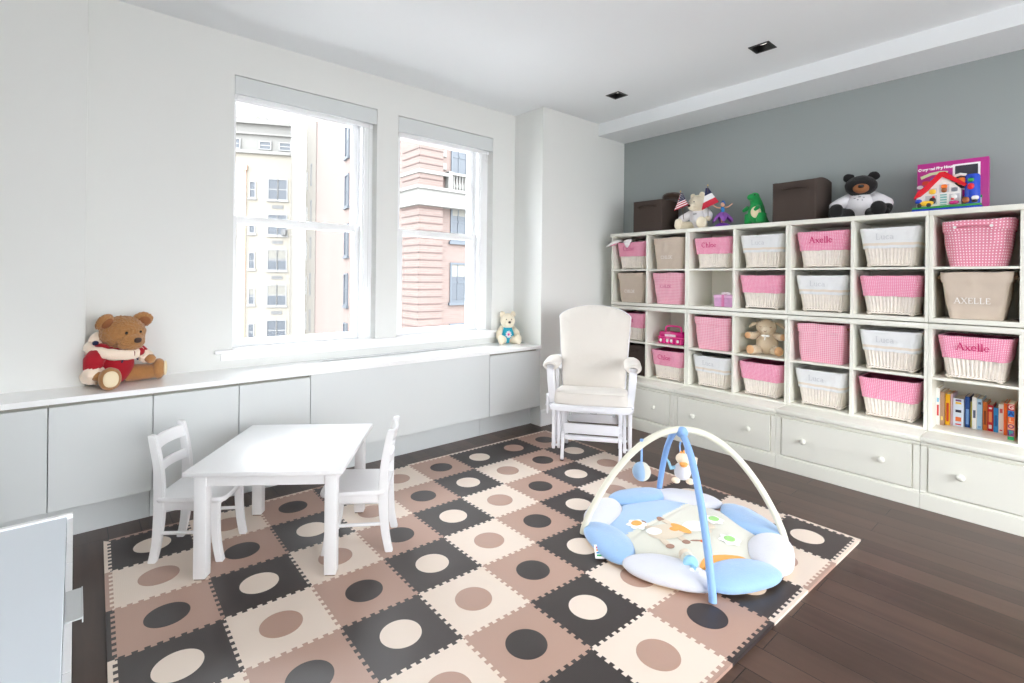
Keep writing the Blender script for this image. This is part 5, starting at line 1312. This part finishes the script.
for x, z, rx, c in ((-0.118, 0.190, 0.020, (222, 70, 40)), (-0.078, 0.206, 0.020, (40, 130, 200)), (-0.146, 0.168, 0.016, (246, 240, 246)), (-0.115, 0.155, 0.020, (90, 60, 160)), (-0.03, 0.232, 0.010, (120, 190, 90))):
    MB().prism(circ(rx, 0, 0, 24), 0, 0.0014, Tr(x, -0.0002, z) @ FRONT @ Matrix.Diagonal((1, 0.7, 1, 1))).build('fruit_print', mat('carton_ink', c, 0.5), t)
def plas(n, c): return mat(n, c, 0.25, coat=0.2)
PW, PR, PB, PG, PO, PY_, PBR, PK, PGY = plas('white_plastic', (244, 242, 240)), plas('red_plastic', (222, 24, 44)), plas('blue_plastic', (28, 70, 190)), plas('green_plastic', (50, 160, 70)), plas('orange_plastic', (244, 120, 30)), plas('yellow_plastic', (246, 196, 50)), plas('brown_plastic', (150, 84, 40)), plas('black_plastic', (26, 24, 28)), plas('grey_plastic', (120, 124, 134))
t = T('toy_house', 'plastic toy house with red roof and blue silo standing before the magenta carton', 'toy', (3.878, 0.568, TOPZ), -PI / 2 + 0.02); t.scale = (1, 1, 1.07)
def PZ(m, pts, y0, y1, bev=0.0): m.prism(pts, -y1, -y0, FRONT, bev); return m
MB().box(-0.158, 0.152, -0.052, 0.050, 0, 0.020, 0.004).build('blue_base', PB, t, 40)
MB().box(-0.156, 0.150, -0.050, 0.048, 0.020, 0.032, 0.004).build('green_base', PG, t, 40)
m = MB(); PZ(m, [(-0.140, 0.032), (0.062, 0.032), (0.062, 0.118), (-0.012, 0.195), (-0.030, 0.195), (-0.100, 0.122), (-0.140, 0.095)], -0.020, 0.040, 0.003); m.build('house_wall', PW, t, 40)
m = MB(); PZ(m, [(-0.152, 0.082), (-0.120, 0.092), (-0.085, 0.122), (-0.022, 0.196), (0.078, 0.128), (0.088, 0.140), (-0.008, 0.218), (-0.034, 0.218), (-0.100, 0.146), (-0.136, 0.118)], -0.034, 0.044, 0.004); m.build('roof', PR, t, 40)
# window openings, window bars, ladder and animals on the front
def bump(nm, x, z, rx, rz_, mt, y=-0.026): return MB().sq((x, y, z), (rx, 0.008, rz_), 0.8, 0.9, 18, 10).build(nm, mt, t, 180)
REC = plas('pale_grey_recess', (206, 206, 210))
m = MB()
for a, b, c, d in ((-0.082, -0.046, 0.104, 0.132), (-0.034, 0.010, 0.106, 0.150), (0.018, 0.048, 0.106, 0.130), (-0.098, -0.044, 0.044, 0.094), (0.010, 0.056, 0.044, 0.094)): m.box(a, b, -0.0215, -0.012, c, d)
m.build('window_recess', REC, t)
m = MB(); m.box(-0.034, -0.030, -0.025, -0.018, 0.036, 0.100); m.box(0.000, 0.004, -0.025, -0.018, 0.036, 0.100)
for i in range(5): m.box(-0.034, 0.004, -0.025, -0.018, 0.042 + i * 0.014, 0.046 + i * 0.014)
m.build('ladder', PW, t); MB().box(-0.030, 0.000, -0.0216, -0.012, 0.036, 0.096).build('stair_panel', plas('teal_panel', (130, 180, 178)), t)
bump('chick', -0.064, 0.114, 0.016, 0.014, PY_); bump('puppy_body', -0.012, 0.118, 0.013, 0.014, PBR); bump('puppy_head', -0.012, 0.137, 0.015, 0.012, PO); bump('mouse', 0.034, 0.116, 0.014, 0.011, PGY); bump('hen', -0.064, 0.064, 0.016, 0.018, PK); bump('hen_comb', -0.060, 0.084, 0.006, 0.006, PR)
bump('cow_head', 0.032, 0.078, 0.014, 0.012, PW); bump('cow_muzzle', 0.026, 0.066, 0.008, 0.006, PR); bump('pig', 0.032, 0.046, 0.022, 0.010, plas('pink_plastic', (206, 50, 130)))
bump('car_body', -0.090, 0.050, 0.034, 0.014, PY_, -0.044); bump('driver', -0.126, 0.064, 0.016, 0.012, PB, -0.044)
for x in (-0.122, -0.078): bump('car_wheel', x, 0.040, 0.011, 0.011, PK, -0.048)
m = MB(); m.lathe([(0.034, 0.032), (0.034, 0.178), (0.028, 0.190), (0.0, 0.194)], 28, Tr(0.108, 0.0, 0)); m.build('silo', PB, t, 40)
bump('silo_star', 0.104, 0.158, 0.014, 0.010, PG, -0.034); bump('silo_tree', 0.104, 0.124, 0.015, 0.016, PR, -0.034)
m = MB(); m.tube([(-0.01 + 0.03, 0.0, 0.178), (0.030, 0.0, 0.192), (0.056, 0, 0.198), (0.082, 0, 0.192)], 0.008, 12); m.build('carry_handle', PW, t, 60)
MB().sq((0.062, -0.006, 0.160), (0.022, 0.020, 0.020), 0.8, 0.9).build('orange_gear', PO, t, 180)
m = MB(); PZ(m, [(0.060, 0.074), (0.085, 0.094), (0.108, 0.076), (0.128, 0.092), (0.146, 0.080), (0.146, 0.066), (0.060, 0.064)], 0.030, 0.046, 0.002); m.build('shed_roof', PG, t, 40)
m = MB(); PZ(m, [(0.062, 0.032), (0.144, 0.032), (0.144, 0.068), (0.062, 0.068)], 0.026, 0.042, 0.002); m.build('shed_wall', REC, t, 40)
bump('bear_figure', 0.084, 0.052, 0.017, 0.016, PBR, -0.046); bump('horse_figure', 0.124, 0.060, 0.016, 0.012, PW, -0.046); bump('horse_legs', 0.122, 0.044, 0.014, 0.008, PK, -0.046)
# ------------------------------------------------------------------ the houses across the street
def brick(name, c1, c2, mort, sx=0.30, sy=0.10):
    k = NT(name); g = k.add('ShaderNodeUVMap').outputs[0]
    b = k.add('ShaderNodeTexBrick', offset=0.5); k.link(g, b.inputs['Vector']); b.inputs['Scale'].default_value = 1.0
    b.inputs['Color1'].default_value = (*lin(c1), 1); b.inputs['Color2'].default_value = (*lin(c2), 1); b.inputs['Mortar'].default_value = (*lin(mort), 1)
    b.inputs['Brick Width'].default_value = sx; b.inputs['Row Height'].default_value = sy; b.inputs['Mortar Size'].default_value = 0.012
    n = k.add('ShaderNodeTexNoise', i_Scale=0.7, i_Detail=4.0); k.link(g, n.inputs['Vector'])
    k.link(k.mix(k.math('MULTIPLY', n.outputs['Fac'], 0.35), b.outputs['Color'], lin(mort)), k.b.inputs['Base Color']); k.b.inputs['Roughness'].default_value = 0.9
    return k.m
BRK = brick('pale_red_brick', (101, 84, 79), (109, 92, 87), (105, 97, 93)); CRB = brick('cream_brick', (126, 121, 110), (129, 124, 114), (126, 122, 115)); STONE = mat('white_limestone', (116, 115, 112), 0.9, var=0.05)
STN2 = mat('pale_cream_render', (94, 90, 84), 0.9, var=0.04)
WG = mat('dull_window_glass', (66, 71, 78), 0.35); WFR = mat('white_window_paint', (122, 122, 122), 0.6); SHADE = mat('cream_roller_shade', (110, 108, 102), 0.8); ACM = mat('grey_metal_box', (90, 90, 90), 0.6); DST = mat('dark_mortar_joint', (80, 65, 62), 0.9); GFR = mat('slate_window_paint', (74, 80, 87), 0.6)
def wallquad(m, p, q, z0, z1, mt_i, off=(0, 0)):
    """brick face between two plan points with UVs in metres"""
    P, Q = Vector((*p, 0)), Vector((*q, 0)); L = (Q - P).length
    m.mi = mt_i; m.grid(lambda u, v: P.lerp(Q, u) + Vector((0, 0, z0 + (z1 - z0) * v)), 2, 2, uv=lambda u, v: (u * L, v * (z1 - z0)))
def block(name, plan, z0, z1, mts, faces, parent, roof=0):
    m = MB(); n = len(plan)
    for i in range(n): wallquad(m, plan[i], plan[(i + 1) % n], z0, z1, faces[i])
    m.mi = roof; m.face([m.bm.verts.new((*p, z1)) for p in plan]); return m.build(name, mts, parent)
class Wall:
    def __init__(s, p, q, parent): 
        s.p = Vector((*p, 0)); d = Vector((*q, 0)) - s.p; s.L = d.length; s.d = d.normalized(); n = Vector((s.d.y, -s.d.x, 0)); s.n = n if n.dot(-s.p) > 0 else -n; s.par = parent
    def M(s, x, z): 
        o = s.p + s.d * x + Vector((0, 0, z)); return Matrix(((s.d.x, -s.n.x, 0, o.x), (s.d.y, -s.n.y, 0, o.y), (0, 0, 1, o.z), (0, 0, 0, 1)))
    def win(s, x, z, w, h, fr=WFR, bars=1, shade=0.0, ac=False, sill=True, frw=0.09):
        m = MB(); M = s.M(x, z)
        for q in sheet(-w / 2, w / 2, 0, h, [(-w / 2 + frw, w / 2 - frw, frw, h - frw)]): m.box(q[0], q[1], -0.06, 0.05, q[2], q[3], 0, M)
        m.box(-w / 2 + frw, w / 2 - frw, -0.03, 0.05, h * 0.5 - 0.04, h * 0.5 + 0.04, 0, M)
        for b in range(bars): xx = -w / 2 + w * (b + 1) / (bars + 1); m.box(xx - 0.025, xx + 0.025, -0.03, 0.05, frw, h - frw, 0, M)
        if sill: m.box(-w / 2 - 0.08, w / 2 + 0.08, -0.12, 0.05, -0.14, 0.0, 0, M)
        f = m.build('window', fr, s.par)
        m = MB(); m.box(-w / 2 + 0.05, w / 2 - 0.05, -0.005, 0.04, 0.05, h - 0.05, 0, M); m.build('pane', WG, f)
        if shade: m = MB(); m.box(-w / 2 + frw, w / 2 - frw, -0.018, 0.01, h * (1 - shade), h - frw, 0, M); m.build('shade', SHADE, f)
        if ac: m = MB(); m.box(0.0, w * 0.42, -0.45, 0.0, 0.02, 0.5, 0.02, M); m.build('air_conditioner', ACM, f)
ZG = -16.0
cb_ = T('apartment_house', 'cream brick apartment house far behind the left window', 'building', (11, 47, ZG), 0)
def inv(o): return Matrix.Translation(-Vector(o.location))
def adopt(o):
    """children were drawn in world space: hang them under their house without moving them"""
    for c in kids(o): c.matrix_parent_inverse = Matrix.Translation(o.location).inverted()
A0, A1 = (4.0, 50.9), (14.2, 45.8)
block('wall', [A0, A1, (17, 52), (6, 58)], ZG, 11.9, [CRB, STN2], [0, 0, 0, 0], cb_, 1)
block('penthouse', [(4.4, 50.8), (14.2, 45.9), (16.5, 52), (6, 57)], 11.9, 14.4, [STONE], [0, 0, 0, 0], cb_)
m = MB(); Mw = Wall(A0, A1, cb_); 
for z, hh, o_ in ((11.75, 0.30, 0.22), (14.3, 0.35, 0.25), (13.4, 0.18, 0.12)): m.box(0, Mw.L, -o_, 0.2, 0, hh, 0, Mw.M(0, z))
m.build('cornice', STONE, cb_)
L0 = (Vector((8.0, 48.9)) - Vector(A0)).length; LA = (Vector((14.2, 45.8)) - Vector((8, 48.9))).length
for k_ in range(7):
    z = 7.85 - 3.06 * k_
    for tt, w in ((0.795, 0.86), (0.905, 0.86)): Mw.win(L0 + LA * tt, z, w, 1.85, bars=0, shade=(0.0, 0.0, 0.45, 0.5, 0.0, .4, .3)[k_] if w else 0, ac=(k_ == 1 and tt > .85))
    Mw.win(L0 + LA * 0.56, z + 0.1, 0.55, 1.45, bars=0, shade=0.4 if k_ % 2 else 0)
    m = MB(); m.box(-0.45, 0.45, -0.04, 0.02, 0, 0.3, 0, Mw.M(L0 + LA * 0.85, z - 0.75)); m.build('vent_panel', ACM, cb_)
for tt in (0.70, 0.93): Mw.win(L0 + LA * tt, 12.15, 1.0, 0.75, bars=0, sill=False)
Mw.win(L0 + LA * 0.37, 12.1, 0.7, 0.9, bars=0, sill=False)
m = MB(); a = Mw.M(L0 + LA * 0.485, 0); m.tube([a @ Vector((0, -0.12, ZG)), a @ Vector((0, -0.12, 10.4))], 0.05, 8); m.box(-0.12, 0.12, -0.25, 0, 10.3, 10.7, 0, a); m.build('drain_pipe', mat('weathered_pipe', (186, 150, 130), 0.7), cb_)
m = MB(); m.box(0.2, 2.6, 0.6, 2.0, 14.4, 17.0, 0, Mw.M(L0 - 0.2, 0)); m.box(3.8, 4.8, 1.0, 2.0, 14.4, 15.3, 0, Mw.M(L0, 0)); m.build('roof_tank', STONE, cb_)
bb = T('brick_house', 'tall pale red brick house with stone bands beyond both windows', 'building', (14, 24, ZG), 0)
P0, P1, P2, P3 = (12.35, 20.6), (12.3, 29.0), (14.25, 39.8), (15.2, 45.0)
block('wall', [(12.35, 20.6), (12.3, 29.0), P2, (24, 40), (24, 20.6)], ZG, 26, [BRK, STONE], [0, 0, 0, 0, 0], bb, 1)
block('rear_wing', [(14.15, 39.6), P3, (20, 46), (20, 39.6)], ZG, 14.6, [STN2], [0, 0, 0, 0], bb)
# side face windows
S1 = Wall((12.3, 29.0), P3, bb); F1 = Wall((12.35, 20.6), (24, 20.6), bb)
for k_ in range(9):
    z = 11.85 - 2.98 * k_
    S1.win(0.35, z - 3.4, 0.95, 1.95, GFR, 0, 0.0, k_ == 6); 
    S1.win(S1.L * 0.80, z - 3.4 + 0.25, 0.62, 1.75, GFR, 0, 0, sill=False)
    if k_ < 9: S1.win(S1.L * 0.93, z - 3.2, 0.35, 1.5, WFR, 0, 0, sill=False)
m = MB(); m.box(S1.L * 0.655, S1.L * 0.70, -0.05, 0.0, ZG, 14.6, 0, S1.M(0, 0)); m.build('brick_quoin', BRK, bb)
# corner pier with dark joints, stone courses
m = MB(); m.uvl = None
fx = lambda x: x - 12.35
for mm in (0,):
    wallquad(m, (12.0, 20.32), (13.31, 20.32), ZG, 26, 0); wallquad(m, (12.0, 20.32), (12.0, 22.1), ZG, 26, 0); wallquad(m, (13.31, 20.32), (13.31, 20.6), ZG, 26, 0); wallquad(m, (12.0, 22.1), (12.36, 22.1), ZG, 26, 0)
m.build('corner_pier', BRK, bb)
m = MB()
for i in range(44): z = -7.6 + i * 0.345; m.box(11.985, 13.30, 20.30, 20.33, z, z + 0.045); m.box(11.975, 12.005, 20.30, 21.9, z, z + 0.045)
m.build('pier_joints', DST, bb)
m = MB()
for x_, y_, za, zb, xe in ((11.86, 20.14, 4.62, 5.36, 24), (11.76, 20.04, 5.36, 5.5, 24), (11.95, 20.25, 6.12, 6.28, 13.6)): m.prism([(x_, y_), (xe, y_), (xe, 20.7), (x_ + .6, 20.7), (x_ + .6, 22.2), (x_, 22.2)], za, zb)
m.build('stone_course', STONE, bb)
m = MB(); m.box(13.60, 13.85, 20.28, 20.7, 5.5, 6.4); m.box(13.6, 24, 20.26, 20.66, 6.24, 6.36); m.build('balcony_rail', STONE, bb)
for i in range(12):
    MB().lathe([(0.05, 5.5), (0.06, 5.6), (0.085, 5.75), (0.045, 6.0), (0.06, 6.18), (0.06, 6.25)], 10, Tr(13.99 + 0.17 * i, 20.42, 0)).build('baluster', STONE, bb, 50)
for z in (6.25, 3.05, 0.05, -2.95, -5.95, 9.3):
    for x in (14.62, 17.6): F1.win(fx(x), z, 1.38, 1.95, GFR, 2, 0.0 if z > 5 else 0.35)
for i in range(5): m = MB(); m.box(13.36, 13.66, 20.55, 20.62, 6.5 + i * 0.62, 6.82 + i * 0.62); m.build('stone_quoin', STONE, bb)
adopt(cb_); adopt(bb)

# ------------------------------------------------------------------ daylight
w = bpy.data.worlds.new('overcast_sky'); SC.world = w; w.use_nodes = True
nt = w.node_tree; bg = nt.nodes['Background']
tcw = nt.nodes.new('ShaderNodeTexCoord'); spw = nt.nodes.new('ShaderNodeSeparateXYZ'); nt.links.new(tcw.outputs['Generated'], spw.inputs[0])
rw = nt.nodes.new('ShaderNodeValToRGB'); mr = nt.nodes.new('ShaderNodeMapRange'); mr.inputs['From Min'].default_value = -0.2; mr.inputs['From Max'].default_value = 0.9
nt.links.new(spw.outputs[2], mr.inputs['Value']); nt.links.new(mr.outputs[0], rw.inputs[0]); nt.links.new(rw.outputs[0], bg.inputs['Color'])
rw.color_ramp.elements[0].color = (0.55, 0.56, 0.57, 1); rw.color_ramp.elements[0].position = 0.0
rw.color_ramp.elements[1].color = (1.08, 1.11, 1.15, 1); rw.color_ramp.elements[1].position = 0.30
e3 = rw.color_ramp.elements.new(0.85); e3.color = (2.1, 2.17, 2.26, 1)
bg.inputs['Strength'].default_value = SKY

# ------------------------------------------------------------------ view
vs = SC.view_settings; vs.view_transform = 'Standard'; vs.look = 'None'; vs.gamma = 1.0; vs.use_curve_mapping = False
vs.exposure = EXPO
cy = SC.cycles; cy.use_denoising = True
try: cy.denoiser = 'OPENIMAGEDENOISE'
except Exception: pass
cy.max_bounces = 12; cy.diffuse_bounces = 8; cy.glossy_bounces = 4; cy.transparent_max_bounces = 12
cy.sample_clamp_indirect = 8.0; cy.caustics_reflective = False; cy.caustics_refractive = False
